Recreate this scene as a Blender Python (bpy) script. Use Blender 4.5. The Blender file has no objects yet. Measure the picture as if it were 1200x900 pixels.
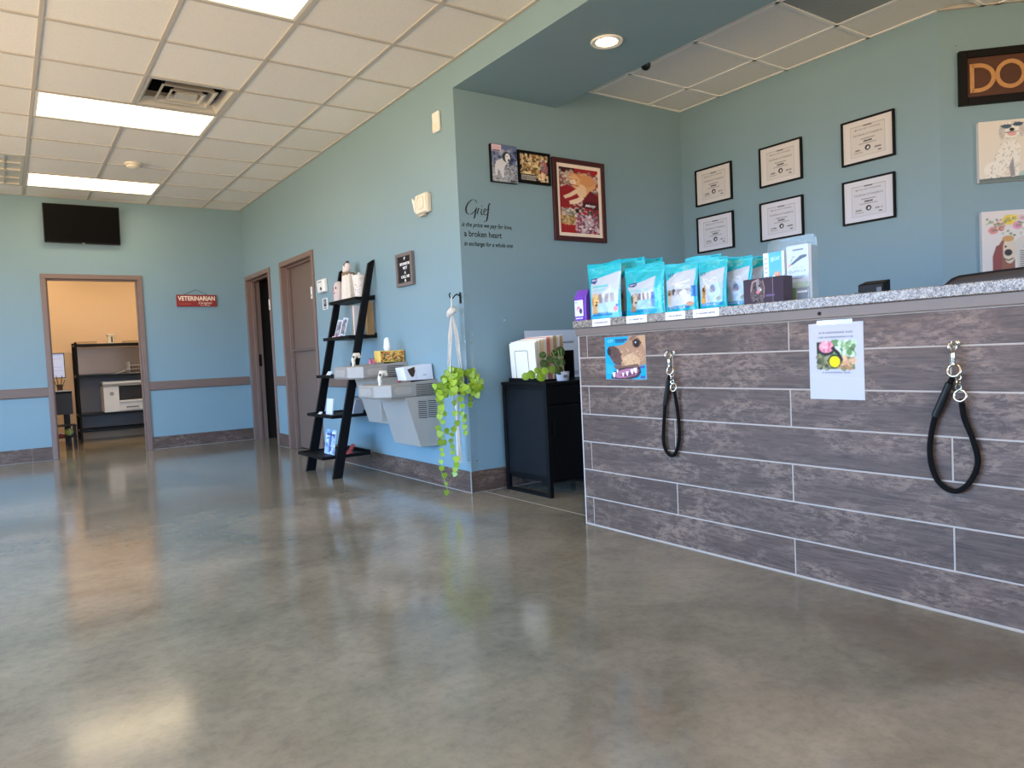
import bpy, bmesh, math, random
import numpy as np
from mathutils import Vector, Matrix

random.seed(7)
R = math.radians
sc = bpy.context.scene
COL = sc.collection

# ------------------------------------------------------------------ camera
FPX, YAW, PITCH, ROLL, CAMH = 849.618, 0.609997, -0.0423857, -0.0468417, 0.945
_cy, _sy, _cp, _sp = math.cos(YAW), math.sin(YAW), math.cos(PITCH), math.sin(PITCH)
FW = Vector((_sy*_cp, _cy*_cp, _sp)); _rt = Vector((_cy, -_sy, 0)); _up = _rt.cross(FW)
RT = math.cos(ROLL)*_rt + math.sin(ROLL)*_up
UP = -math.sin(ROLL)*_rt + math.cos(ROLL)*_up
CAM = Vector((0, 0, CAMH))
cd = bpy.data.cameras.new('camera'); cam = bpy.data.objects.new('camera', cd); COL.objects.link(cam)
cd.sensor_fit = 'HORIZONTAL'; cd.sensor_width = 36.0; cd.lens = FPX*36.0/1200.0; cd.clip_start = 0.05; cd.clip_end = 100
m = Matrix((RT, UP, -FW)).transposed().to_4x4(); m.translation = CAM
cam.matrix_world = m
sc.camera = cam

# ------------------------------------------------------------------ world, daylight, exposure
w = bpy.data.worlds.new('sky'); sc.world = w; w.use_nodes = True
bgn = w.node_tree.nodes['Background']
# clear sky above the horizon, sunlit tan pavement below it
_t = w.node_tree; _tc = _t.nodes.new('ShaderNodeTexCoord'); _sx = _t.nodes.new('ShaderNodeSeparateXYZ'); _mr = _t.nodes.new('ShaderNodeMapRange'); _mx = _t.nodes.new('ShaderNodeMix')
_mx.data_type = 'RGBA'; _mr.inputs[1].default_value = -0.06; _mr.inputs[2].default_value = 0.06
_mx.inputs[6].default_value = (1.04, 0.70, 0.40, 1); _mx.inputs[7].default_value = (0.54, 0.99, 1.72, 1)
_t.links.new(_tc.outputs['Generated'], _sx.inputs[0]); _t.links.new(_sx.outputs['Z'], _mr.inputs[0]); _t.links.new(_mr.outputs[0], _mx.inputs[0]); _t.links.new(_mx.outputs[2], bgn.inputs['Color'])
bgn.inputs['Strength'].default_value = 12.5
sc.view_settings.view_transform = 'Standard'; sc.view_settings.look = 'None'
sc.view_settings.gamma = 1.0; sc.view_settings.use_curve_mapping = False
sc.view_settings.exposure = 0.0
TROFFER = 5.6
sc.cycles.use_denoising = True
sc.cycles.max_bounces = 8; sc.cycles.diffuse_bounces = 4; sc.cycles.glossy_bounces = 4
sc.cycles.transparent_max_bounces = 12; sc.cycles.sample_clamp_indirect = 6.0

def portal(loc, rot, sx, sy):
    l = bpy.data.lights.new('daylight_portal', 'AREA'); l.shape = 'RECTANGLE'; l.size = sx; l.size_y = sy
    l.cycles.is_portal = True
    o = bpy.data.objects.new('daylight_portal', l); COL.objects.link(o); o.location = loc; o.rotation_euler = rot
    return o

# ------------------------------------------------------------------ pixel helpers (photo is 1200 x 900)
def ray(px, py): return (px-600)/FPX*RT - (py-450)/FPX*UP + FW
def on(px, py, ax, val):
    d = ray(px, py); t = (val-CAM[ax])/d[ax]; return CAM + t*d

# ------------------------------------------------------------------ colours, materials
def lin(v):
    v = v/255.0
    return v/12.92 if v <= 0.04045 else ((v+0.055)/1.055)**2.4
def C(r, g, b): return (lin(r), lin(g), lin(b), 1.0)
MATS = {}
def nodes(name):
    mt = bpy.data.materials.new(name); mt.use_nodes = True
    nt = mt.node_tree; return mt, nt, nt.nodes['Principled BSDF']
def mat(name, col, rough=0.5, metal=0.0, spec=0.5, noise=0.0, scale=20.0, bump=0.0, coat=0.0, emit=None, estr=0.0, sheen=0.0):
    if name in MATS: return MATS[name]
    mt, nt, b = nodes(name)
    b.inputs['Base Color'].default_value = col; b.inputs['Roughness'].default_value = rough
    b.inputs['Metallic'].default_value = metal; b.inputs['Specular IOR Level'].default_value = spec
    b.inputs['Coat Weight'].default_value = coat
    if emit is not None:
        b.inputs['Emission Color'].default_value = emit; b.inputs['Emission Strength'].default_value = estr
    if noise or bump:
        tc = nt.nodes.new('ShaderNodeTexCoord'); n = nt.nodes.new('ShaderNodeTexNoise')
        n.inputs['Scale'].default_value = scale; n.inputs['Detail'].default_value = 5
        nt.links.new(tc.outputs['Object'], n.inputs['Vector'])
        if noise:
            mx = nt.nodes.new('ShaderNodeMix'); mx.data_type = 'RGBA'
            mx.inputs[6].default_value = tuple(c*(1-noise) for c in col[:3])+(1,)
            mx.inputs[7].default_value = tuple(min(1, c*(1+noise)) for c in col[:3])+(1,)
            nt.links.new(n.outputs['Fac'], mx.inputs[0]); nt.links.new(mx.outputs[2], b.inputs['Base Color'])
        if bump:
            bp = nt.nodes.new('ShaderNodeBump'); bp.inputs['Strength'].default_value = bump; bp.inputs['Distance'].default_value = 0.01
            nt.links.new(n.outputs['Fac'], bp.inputs['Height']); nt.links.new(bp.outputs['Normal'], b.inputs['Normal'])
    MATS[name] = mt
    return mt
def ramp(nt, stops):
    r = nt.nodes.new('ShaderNodeValToRGB'); e = r.color_ramp.elements
    while len(e) > 1: e.remove(e[-1])
    e[0].position, e[0].color = stops[0]
    for p, c in stops[1:]:
        k = e.new(p); k.color = c
    return r
def print_mat(name, rough, spec=0.4):
    mt, nt, b = nodes(name)
    a = nt.nodes.new('ShaderNodeAttribute'); a.attribute_name = 'Col'
    nt.links.new(a.outputs['Color'], b.inputs['Base Color'])
    b.inputs['Roughness'].default_value = rough; b.inputs['Specular IOR Level'].default_value = spec
    MATS[name] = mt; return mt
P_MATTE = print_mat('printed_paper', 0.6, 0.3); P_GLOSS = print_mat('printed_film', 0.22, 0.5)

def CT(r, g, b): return (lin(r)*.73, lin(g)*.55, lin(b)*.44, 1.0)
def wood_tile_mat():
    mt, nt, b = nodes('wood_look_tile')
    L = nt.links.new; N = nt.nodes.new
    g = N('ShaderNodeNewGeometry'); oi = N('ShaderNodeObjectInfo')
    off = N('ShaderNodeVectorMath'); off.operation = 'SCALE'; off.inputs[0].default_value = (3.1, 17.3, 5.7)
    L(oi.outputs['Random'], off.inputs['Scale'])
    ad = N('ShaderNodeVectorMath'); L(g.outputs['Position'], ad.inputs[0]); L(off.outputs[0], ad.inputs[1])
    def ns(sc_, scale, det, rough, dist=0.0):
        mp = N('ShaderNodeMapping'); mp.inputs['Scale'].default_value = sc_; L(ad.outputs[0], mp.inputs['Vector'])
        n = N('ShaderNodeTexNoise'); n.inputs['Scale'].default_value = scale; n.inputs['Detail'].default_value = det; n.inputs['Roughness'].default_value = rough; n.inputs['Distortion'].default_value = dist
        L(mp.outputs[0], n.inputs['Vector']); return n
    def mix(f, a, c):
        m_ = N('ShaderNodeMix'); m_.data_type = 'RGBA'; L(f, m_.inputs[0])
        for k, v in ((6, a), (7, c)):
            if hasattr(v, 'is_linked'): L(v, m_.inputs[k])
            else: m_.inputs[k].default_value = v
        return m_.outputs[2]
    def mul(a, c):
        m_ = N('ShaderNodeMath'); m_.operation = 'MULTIPLY'; L(a, m_.inputs[0]); L(c, m_.inputs[1]); return m_.outputs[0]
    n1 = ns((3, 3, 40), 1.7, 8, 0.65, 1.4)           # grain along the plank
    n2 = ns((2, 1.6, 5.0), 1.6, 5, 0.6, 0.6)         # where the worn paint sits
    n3 = ns((14, 12, 34), 1.8, 8, 0.78, 0.3)         # ragged breakup of the worn paint
    n4 = ns((2, 1.2, 3.5), 1.7, 6, 0.65, 0.8)        # darker weathering
    r1 = ramp(nt, [(0.25, CT(66, 58, 56)), (0.42, CT(92, 82, 80)), (0.52, CT(108, 98, 95)), (0.62, CT(118, 108, 105)), (0.80, CT(134, 124, 120))]); L(n1.outputs['Fac'], r1.inputs['Fac'])
    r4 = ramp(nt, [(0.52, (0, 0, 0, 1)), (0.68, (0.7, 0.7, 0.7, 1))]); L(n4.outputs['Fac'], r4.inputs['Fac'])
    c1 = mix(mul(r4.outputs[0], n1.outputs['Fac']), r1.outputs[0], CT(52, 44, 43))
    r2 = ramp(nt, [(0.44, (0, 0, 0, 1)), (0.60, (1, 1, 1, 1))]); L(n2.outputs['Fac'], r2.inputs['Fac'])
    r3 = ramp(nt, [(0.46, (0, 0, 0, 1)), (0.55, (0.85, 0.85, 0.85, 1))]); L(n3.outputs['Fac'], r3.inputs['Fac'])
    c2 = mix(mul(r2.outputs[0], r3.outputs[0]), c1, CT(160, 150, 146))
    hv = N('ShaderNodeHueSaturation'); L(c2, hv.inputs['Color'])
    mr = N('ShaderNodeMapRange'); mr.inputs[3].default_value = 0.86; mr.inputs[4].default_value = 1.10; L(oi.outputs['Random'], mr.inputs[0]); L(mr.outputs[0], hv.inputs['Value'])
    L(hv.outputs[0], b.inputs['Base Color'])
    b.inputs['Roughness'].default_value = 0.5
    bp = N('ShaderNodeBump'); bp.inputs['Strength'].default_value = 0.3; bp.inputs['Distance'].default_value = 0.004
    L(n1.outputs['Fac'], bp.inputs['Height']); L(bp.outputs['Normal'], b.inputs['Normal'])
    return mt
def CF(r, g, b): return (lin(r)*.94, lin(g)*.91, lin(b)*.86, 1.0)
def concrete_mat():
    mt, nt, b = nodes('polished_concrete')
    L = nt.links.new; N = nt.nodes.new
    g = N('ShaderNodeNewGeometry')
    def ns(scale, det, rough, dist=0.0, sx=(1, 1, 1)):
        mp = N('ShaderNodeMapping'); mp.inputs['Scale'].default_value = sx; L(g.outputs['Position'], mp.inputs['Vector'])
        n = N('ShaderNodeTexNoise'); n.inputs['Scale'].default_value = scale; n.inputs['Detail'].default_value = det
        n.inputs['Roughness'].default_value = rough; n.inputs['Distortion'].default_value = dist
        L(mp.outputs[0], n.inputs['Vector']); return n
    a = ns(0.75, 8, 0.55, 0.5); c2 = ns(3.4, 12, 0.66, 0.35); d = ns(26, 8, 0.75); e = ns(0.7, 6, 0.62, 0.9, (1.3, 0.8, 1))
    r1 = ramp(nt, [(0.30, CF(88, 89, 82)), (0.43, CF(118, 118, 109)), (0.53, CF(146, 141, 130)), (0.68, CF(174, 165, 151))]); L(a.outputs['Fac'], r1.inputs['Fac'])
    r2 = ramp(nt, [(0.36, CF(120, 117, 107)), (0.50, CF(142, 139, 129)), (0.66, CF(162, 156, 146))]); L(c2.outputs['Fac'], r2.inputs['Fac'])
    mx = N('ShaderNodeMix'); mx.data_type = 'RGBA'; mx.inputs[0].default_value = 0.42; L(r1.outputs[0], mx.inputs[6]); L(r2.outputs[0], mx.inputs[7])
    r3 = ramp(nt, [(0.54, (0, 0, 0, 1)), (0.70, (0.5, 0.5, 0.5, 1))]); L(e.outputs['Fac'], r3.inputs['Fac'])
    mx2 = N('ShaderNodeMix'); mx2.data_type = 'RGBA'; L(r3.outputs[0], mx2.inputs[0]); L(mx.outputs[2], mx2.inputs[6]); mx2.inputs[7].default_value = CF(122, 108, 92)
    r4 = ramp(nt, [(0.3, (.78, .78, .78, 1)), (0.55, (1, 1, 1, 1)), (0.75, (1, 1, 1, 1))]); L(d.outputs['Fac'], r4.inputs['Fac'])
    mx3 = N('ShaderNodeMix'); mx3.data_type = 'RGBA'; mx3.blend_type = 'MULTIPLY'; mx3.inputs[0].default_value = 1.0
    L(mx2.outputs[2], mx3.inputs[6]); L(r4.outputs[0], mx3.inputs[7])
    # old brown spill in front of the counter, ragged outline
    sv = N('ShaderNodeVectorMath'); sv.operation = 'SUBTRACT'; L(g.outputs['Position'], sv.inputs[0]); sv.inputs[1].default_value = (2.286, 1.073, 0)
    sm = N('ShaderNodeMapping'); sm.inputs['Rotation'].default_value = (0, 0, 0.2); sm.inputs['Scale'].default_value = (3.4, 2.0, 1); L(sv.outputs[0], sm.inputs['Vector'])
    sl = N('ShaderNodeVectorMath'); sl.operation = 'LENGTH'; L(sm.outputs[0], sl.inputs[0])
    sa = N('ShaderNodeMath'); sa.operation = 'MULTIPLY_ADD'; L(c2.outputs['Fac'], sa.inputs[0]); sa.inputs[1].default_value = 1.6; L(sl.outputs['Value'], sa.inputs[2])
    sr = ramp(nt, [(0.0, (.7, .7, .7, 1)), (0.55, (0.55, 0.55, 0.55, 1)), (0.85, (0, 0, 0, 1))]); sd = N('ShaderNodeMath'); sd.operation = 'DIVIDE'; sd.inputs[1].default_value = 2.2; L(sa.outputs[0], sd.inputs[0]); L(sd.outputs[0], sr.inputs['Fac'])
    mx4 = N('ShaderNodeMix'); mx4.data_type = 'RGBA'; L(sr.outputs[0], mx4.inputs[0]); L(mx3.outputs[2], mx4.inputs[6]); mx4.inputs[7].default_value = CF(104, 92, 80)
    L(mx4.outputs[2], b.inputs['Base Color'])
    mr = N('ShaderNodeMapRange'); mr.inputs[3].default_value = 0.05; mr.inputs[4].default_value = 0.20
    L(c2.outputs['Fac'], mr.inputs[0]); L(mr.outputs[0], b.inputs['Roughness'])
    b.inputs['Specular IOR Level'].default_value = 0.75
    bp = N('ShaderNodeBump'); bp.inputs['Strength'].default_value = 0.035; bp.inputs['Distance'].default_value = 0.02
    L(c2.outputs['Fac'], bp.inputs['Height']); L(bp.outputs['Normal'], b.inputs['Normal'])
    return mt
def granite_mat():
    mt, nt, b = nodes('speckled_granite'); L = nt.links.new; N = nt.nodes.new
    g = N('ShaderNodeNewGeometry')
    v = N('ShaderNodeTexVoronoi'); v.inputs['Scale'].default_value = 300; L(g.outputs['Position'], v.inputs['Vector'])
    n = N('ShaderNodeTexNoise'); n.inputs['Scale'].default_value = 62; n.inputs['Detail'].default_value = 7; n.inputs['Roughness'].default_value = 0.75; L(g.outputs['Position'], n.inputs['Vector'])
    sp = N('ShaderNodeSeparateColor'); L(v.outputs['Color'], sp.inputs[0])
    av = N('ShaderNodeMath'); av.operation = 'MULTIPLY_ADD'; L(sp.outputs[0], av.inputs[0]); av.inputs[1].default_value = 0.28
    hf = N('ShaderNodeMath'); hf.operation = 'MULTIPLY'; hf.inputs[1].default_value = 0.8; L(n.outputs['Fac'], hf.inputs[0]); L(hf.outputs[0], av.inputs[2])
    r = ramp(nt, [(0.36, C(64, 58, 56)), (0.47, C(108, 99, 93)), (0.57, C(146, 137, 128)), (0.72, C(192, 184, 174))]); L(av.outputs[0], r.inputs['Fac'])
    L(r.outputs[0], b.inputs['Base Color']); b.inputs['Roughness'].default_value = 0.25
    return mt
def ceil_tile_mat():
    mt, nt, b = nodes('ceiling_tile'); L = nt.links.new; N = nt.nodes.new
    g = N('ShaderNodeNewGeometry'); oi = N('ShaderNodeObjectInfo')
    n = N('ShaderNodeTexNoise'); n.inputs['Scale'].default_value = 160; n.inputs['Detail'].default_value = 3; L(g.outputs['Position'], n.inputs['Vector'])
    r = ramp(nt, [(0.30, C(230, 225, 218)), (0.5, C(238, 234, 228)), (0.7, C(241, 237, 231))]); L(n.outputs['Fac'], r.inputs['Fac'])
    hv = N('ShaderNodeHueSaturation'); L(r.outputs[0], hv.inputs['Color'])
    mr = N('ShaderNodeMapRange'); mr.inputs[3].default_value = 0.95; mr.inputs[4].default_value = 1.02; L(oi.outputs['Random'], mr.inputs[0]); L(mr.outputs[0], hv.inputs['Value'])
    L(hv.outputs[0], b.inputs['Base Color']); b.inputs['Roughness'].default_value = 0.9
    bp = N('ShaderNodeBump'); bp.inputs['Strength'].default_value = 0.06; bp.inputs['Distance'].default_value = 0.003; L(n.outputs['Fac'], bp.inputs['Height']); L(bp.outputs[0], b.inputs['Normal'])
    return mt
def clear_mat(name, gloss=0.10, tint=(1, 1, 1, 1), haze=0.0):
    mt, nt, b = nodes(name); L = nt.links.new; N = nt.nodes.new
    out = nt.nodes['Material Output']
    t = N('ShaderNodeBsdfTransparent'); t.inputs[0].default_value = tint
    gl = N('ShaderNodeBsdfGlossy'); gl.inputs['Roughness'].default_value = 0.08
    mx = N('ShaderNodeMixShader'); mx.inputs[0].default_value = gloss; L(t.outputs[0], mx.inputs[1]); L(gl.outputs[0], mx.inputs[2])
    if haze:
        d = N('ShaderNodeBsdfDiffuse'); d.inputs[0].default_value = (0.8, 0.85, 0.85, 1)
        m2 = N('ShaderNodeMixShader'); m2.inputs[0].default_value = haze; L(mx.outputs[0], m2.inputs[1]); L(d.outputs[0], m2.inputs[2]); mx = m2
    L(mx.outputs[0], out.inputs['Surface']); return mt

TEAL = mat('teal_wall_paint', C(129, 157, 168), 0.42, noise=0.03, scale=3, spec=0.4)
BEIGE = mat('beige_wall_paint', C(224, 192, 156), 0.6)
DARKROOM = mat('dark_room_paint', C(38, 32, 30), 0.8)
TAUPE = mat('taupe_door_paint', C(126, 103, 93), 0.38, noise=0.03, scale=6)
TAUPE_L = mat('taupe_leaf_paint', C(112, 95, 85), 0.42, noise=0.03, scale=5)
WHITE = mat('white_plastic', C(232, 230, 224), 0.4)
CREAMP = mat('cream_plastic', C(232, 222, 204), 0.45)
BLACKP = mat('black_plastic', C(10, 10, 12), 0.45, spec=0.2)
SCREEN = mat('switched_off_screen', C(2, 2, 3), 0.3, spec=0.05)
BLACKW = mat('black_painted_wood', C(8, 7, 9), 0.5, noise=0.2, scale=9, spec=0.18)
BLACKM = mat('black_metal', C(12, 12, 13), 0.45, metal=0.0, spec=0.25)
STEEL = mat('brushed_steel', C(166, 158, 150), 0.5, metal=0.2, noise=0.04, scale=30)
STEEL_D = mat('fountain_panel_grey', C(172, 166, 158), 0.45, metal=0.1, noise=0.03, scale=8)
CHROME = mat('polished_nickel', C(205, 198, 184), 0.18, metal=1.0)
GROUT = mat('pale_grout', C(186, 174, 164), 0.8)
CAULK = mat('pale_caulk', C(178, 172, 164), 0.7)
TBAR = mat('ceiling_grid_metal', C(192, 185, 176), 0.5)
APRON = mat('taupe_apron_paint', C(118, 103, 93), 0.42)
PAPER = mat('white_paper', C(222, 222, 226), 0.65)
LEAF = mat('lime_leaf', C(150, 180, 44), 0.4, noise=0.28, scale=30)
LEAF_D = mat('dark_green_leaf', C(52, 78, 34), 0.4, noise=0.25, scale=30)
VINE = mat('pale_vine', C(150, 168, 100), 0.6)
ROPE = mat('white_cotton_cord', C(232, 226, 216), 0.9, bump=0.6, scale=220)
LROPE = mat('black_braided_rope', C(9, 9, 11), 0.75, spec=0.2, bump=0.8, scale=320)
GRANITE = granite_mat(); WOODTILE = wood_tile_mat(); CONCRETE = concrete_mat(); CTILE = ceil_tile_mat()
ACRYL = clear_mat('clear_acrylic', 0.025, haze=0.02)
ACRYL_B = clear_mat('clear_brochure_holder', 0.012, haze=0.06)
GLASS = clear_mat('window_glass', 0.06, (0.95, 0.98, 0.98, 1))

# ------------------------------------------------------------------ mesh building
def rootloc(o):
    v = Vector((0, 0, 0))
    while o is not None: v += o.location; o = o.parent
    return v
def link(name, me, parent=None, loc=(0, 0, 0)):
    o = bpy.data.objects.new(name, me); COL.objects.link(o); o.parent = parent; o.location = loc; return o
class MB:
    """collects shapes in world (or frame) coordinates; build() makes ONE mesh object"""
    def __init__(s, xf=None): s.v = []; s.f = []; s.xf = xf
    def add(s, vs, fs):
        k = len(s.v); s.v += [Vector(p) for p in vs]; s.f += [[i+k for i in f] for f in fs]; return s
    def box(s, x0, x1, y0, y1, z0, z1):
        vs = [(x, y, z) for x in (x0, x1) for y in (y0, y1) for z in (z0, z1)]
        return s.add(vs, [(0, 1, 3, 2), (4, 6, 7, 5), (0, 4, 5, 1), (2, 3, 7, 6), (0, 2, 6, 4), (1, 5, 7, 3)])
    def prism(s, pts, d):                     # planar polygon pts (3D) swept by vector d
        n = len(pts); d = Vector(d); a = [Vector(p) for p in pts]
        return s.add(a+[p+d for p in a], [list(range(n))[::-1], list(range(n, 2*n))]+[(i, (i+1) % n, n+(i+1) % n, n+i) for i in range(n)])
    def loft(s, rings, cap=True, closed=True):
        n = len(rings[0]); vs = [p for r in rings for p in r]; fs = []
        for k in range(len(rings)-1):
            for i in range(n if closed else n-1):
                j = (i+1) % n; fs.append((k*n+i, k*n+j, (k+1)*n+j, (k+1)*n+i))
        if cap: fs += [list(range(n))[::-1], list(range((len(rings)-1)*n, len(rings)*n))]
        return s.add(vs, fs)
    def cyl(s, p0, p1, r0, r1=None, n=12):
        return s.tube([p0, p1], [r0, r0 if r1 is None else r1], n)
    def tube(s, pts, r, n=8, closed=False):
        pts = [Vector(p) for p in pts]; m_ = len(pts); rr = r if isinstance(r, (list, tuple)) else [r]*m_
        rings = []; pn = None
        for i, p in enumerate(pts):
            if closed: t = pts[(i+1) % m_]-pts[i-1]
            else: t = pts[min(i+1, m_-1)]-pts[max(i-1, 0)]
            t.normalize()
            if pn is None:
                pn = t.orthogonal()
            pn = (pn-t*pn.dot(t)).normalized(); b = t.cross(pn)
            rings.append([p+rr[i]*(math.cos(a)*pn+math.sin(a)*b) for a in [2*math.pi*k/n for k in range(n)]])
        if closed: rings.append(rings[0]); return s.loft(rings, cap=False)
        return s.loft(rings)
    def lathe(s, prof, c=(0, 0, 0), ax=(0, 0, 1), n=20, cap=True):   # prof: (radius, height)
        ax = Vector(ax).normalized(); u = ax.orthogonal().normalized(); v = ax.cross(u); c = Vector(c)
        return s.loft([[c+h*ax+r*(math.cos(a)*u+math.sin(a)*v) for a in [2*math.pi*k/n for k in range(n)]] for r, h in prof], cap=cap)
    def ball(s, c, r, n=12, mm=8):
        if not isinstance(r, (tuple, list)): r = (r, r, r)
        return s.loft([[(c[0]+r[0]*math.sin(t)*math.cos(a), c[1]+r[1]*math.sin(t)*math.sin(a), c[2]-r[2]*math.cos(t)) for a in [2*math.pi*k/n for k in range(n)]]
                       for t in [0.04+(math.pi-0.08)*k/mm for k in range(mm+1)]])
    def torus(s, c, ax, R_, r, n=20, k=8):
        ax = Vector(ax).normalized(); u = ax.orthogonal().normalized(); v = ax.cross(u); c = Vector(c)
        return s.tube([c+R_*(math.cos(a)*u+math.sin(a)*v) for a in [2*math.pi*i/n for i in range(n)]], r, k, True)
    def mesh(s, name, off=Vector((0, 0, 0)), smooth=None):
        me = bpy.data.meshes.new(name); vs = [(s.xf @ p if s.xf else p)-off for p in s.v]
        me.from_pydata([tuple(p) for p in vs], [], s.f)
        bm = bmesh.new(); bm.from_mesh(me); bmesh.ops.recalc_face_normals(bm, faces=bm.faces); bm.to_mesh(me); bm.free()
        if smooth is not None:
            me.polygons.foreach_set('use_smooth', [True]*len(me.polygons)); me.set_sharp_from_angle(angle=R(smooth))
        return me
    def build(s, name, mt, parent=None, smooth=None, bevel=0.0, label=None, seg=2):
        off = rootloc(parent); me = s.mesh(name, off, smooth); me.materials.append(mt)
        o = link(name, me, parent)
        if bevel:
            b = o.modifiers.new('bevel', 'BEVEL'); b.width = bevel; b.segments = seg; b.limit_method = 'ANGLE'; b.angle_limit = R(35)
        if label: o['label'] = label
        return o
def tag(o, label, cat, group=None, kind=None):
    o['label'] = label; o['category'] = cat
    if group: o['group'] = group
    if kind: o['kind'] = kind
    return o
def thing(name, label, cat, loc=(0, 0, 0), group=None, kind=None):
    o = link(name, None, None, loc); o.empty_display_size = 0.05
    return tag(o, label, cat, group, kind)
def struct(o, label, cat='wall'): return tag(o, label, cat, kind='structure')
def copy_tree(o, parent=None):
    c = o.copy(); COL.objects.link(c); c.parent = parent
    for ch in [x for x in bpy.data.objects if x.parent == o]: copy_tree(ch, c)
    return c
def frame(origin, u, n):
    u = Vector(u).normalized(); n = Vector(n).normalized(); z = Vector((0, 0, 1))
    mm = Matrix((u, z, n)).transposed().to_4x4(); mm.translation = Vector(origin); return mm   # local (along, up, out)
XW, YB, YE, XA, XC, ZC, ZS = 2.577, 9.507, 4.217, 4.80, 2.552, 2.905, 2.737
s2 = math.sqrt(0.5)
F_R = frame((XW, 0, 0), (0, -1, 0), (-1, 0, 0)); F_B = frame((0, YB, 0), (1, 0, 0), (0, -1, 0)); F_E = frame((0, YE, 0), (1, 0, 0), (0, -1, 0))
F_A = frame((XA, 0, 0), (0, -1, 0), (-1, 0, 0)); F_D = frame((XA, 2.153, 0), (s2, -s2, 0), (-s2, -s2, 0)); F_C = frame((XC, 0, 0), (0, -1, 0), (-1, 0, 0))
def fpx(F, px, py, out=0.0):              # pixel -> (along, up) on a wall frame
    Fi = F.inverted(); o = Fi @ CAM; d = Fi.to_3x3() @ ray(px, py); t = (out-o.z)/d.z; p = o+t*d; return p.x, p.y

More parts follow.
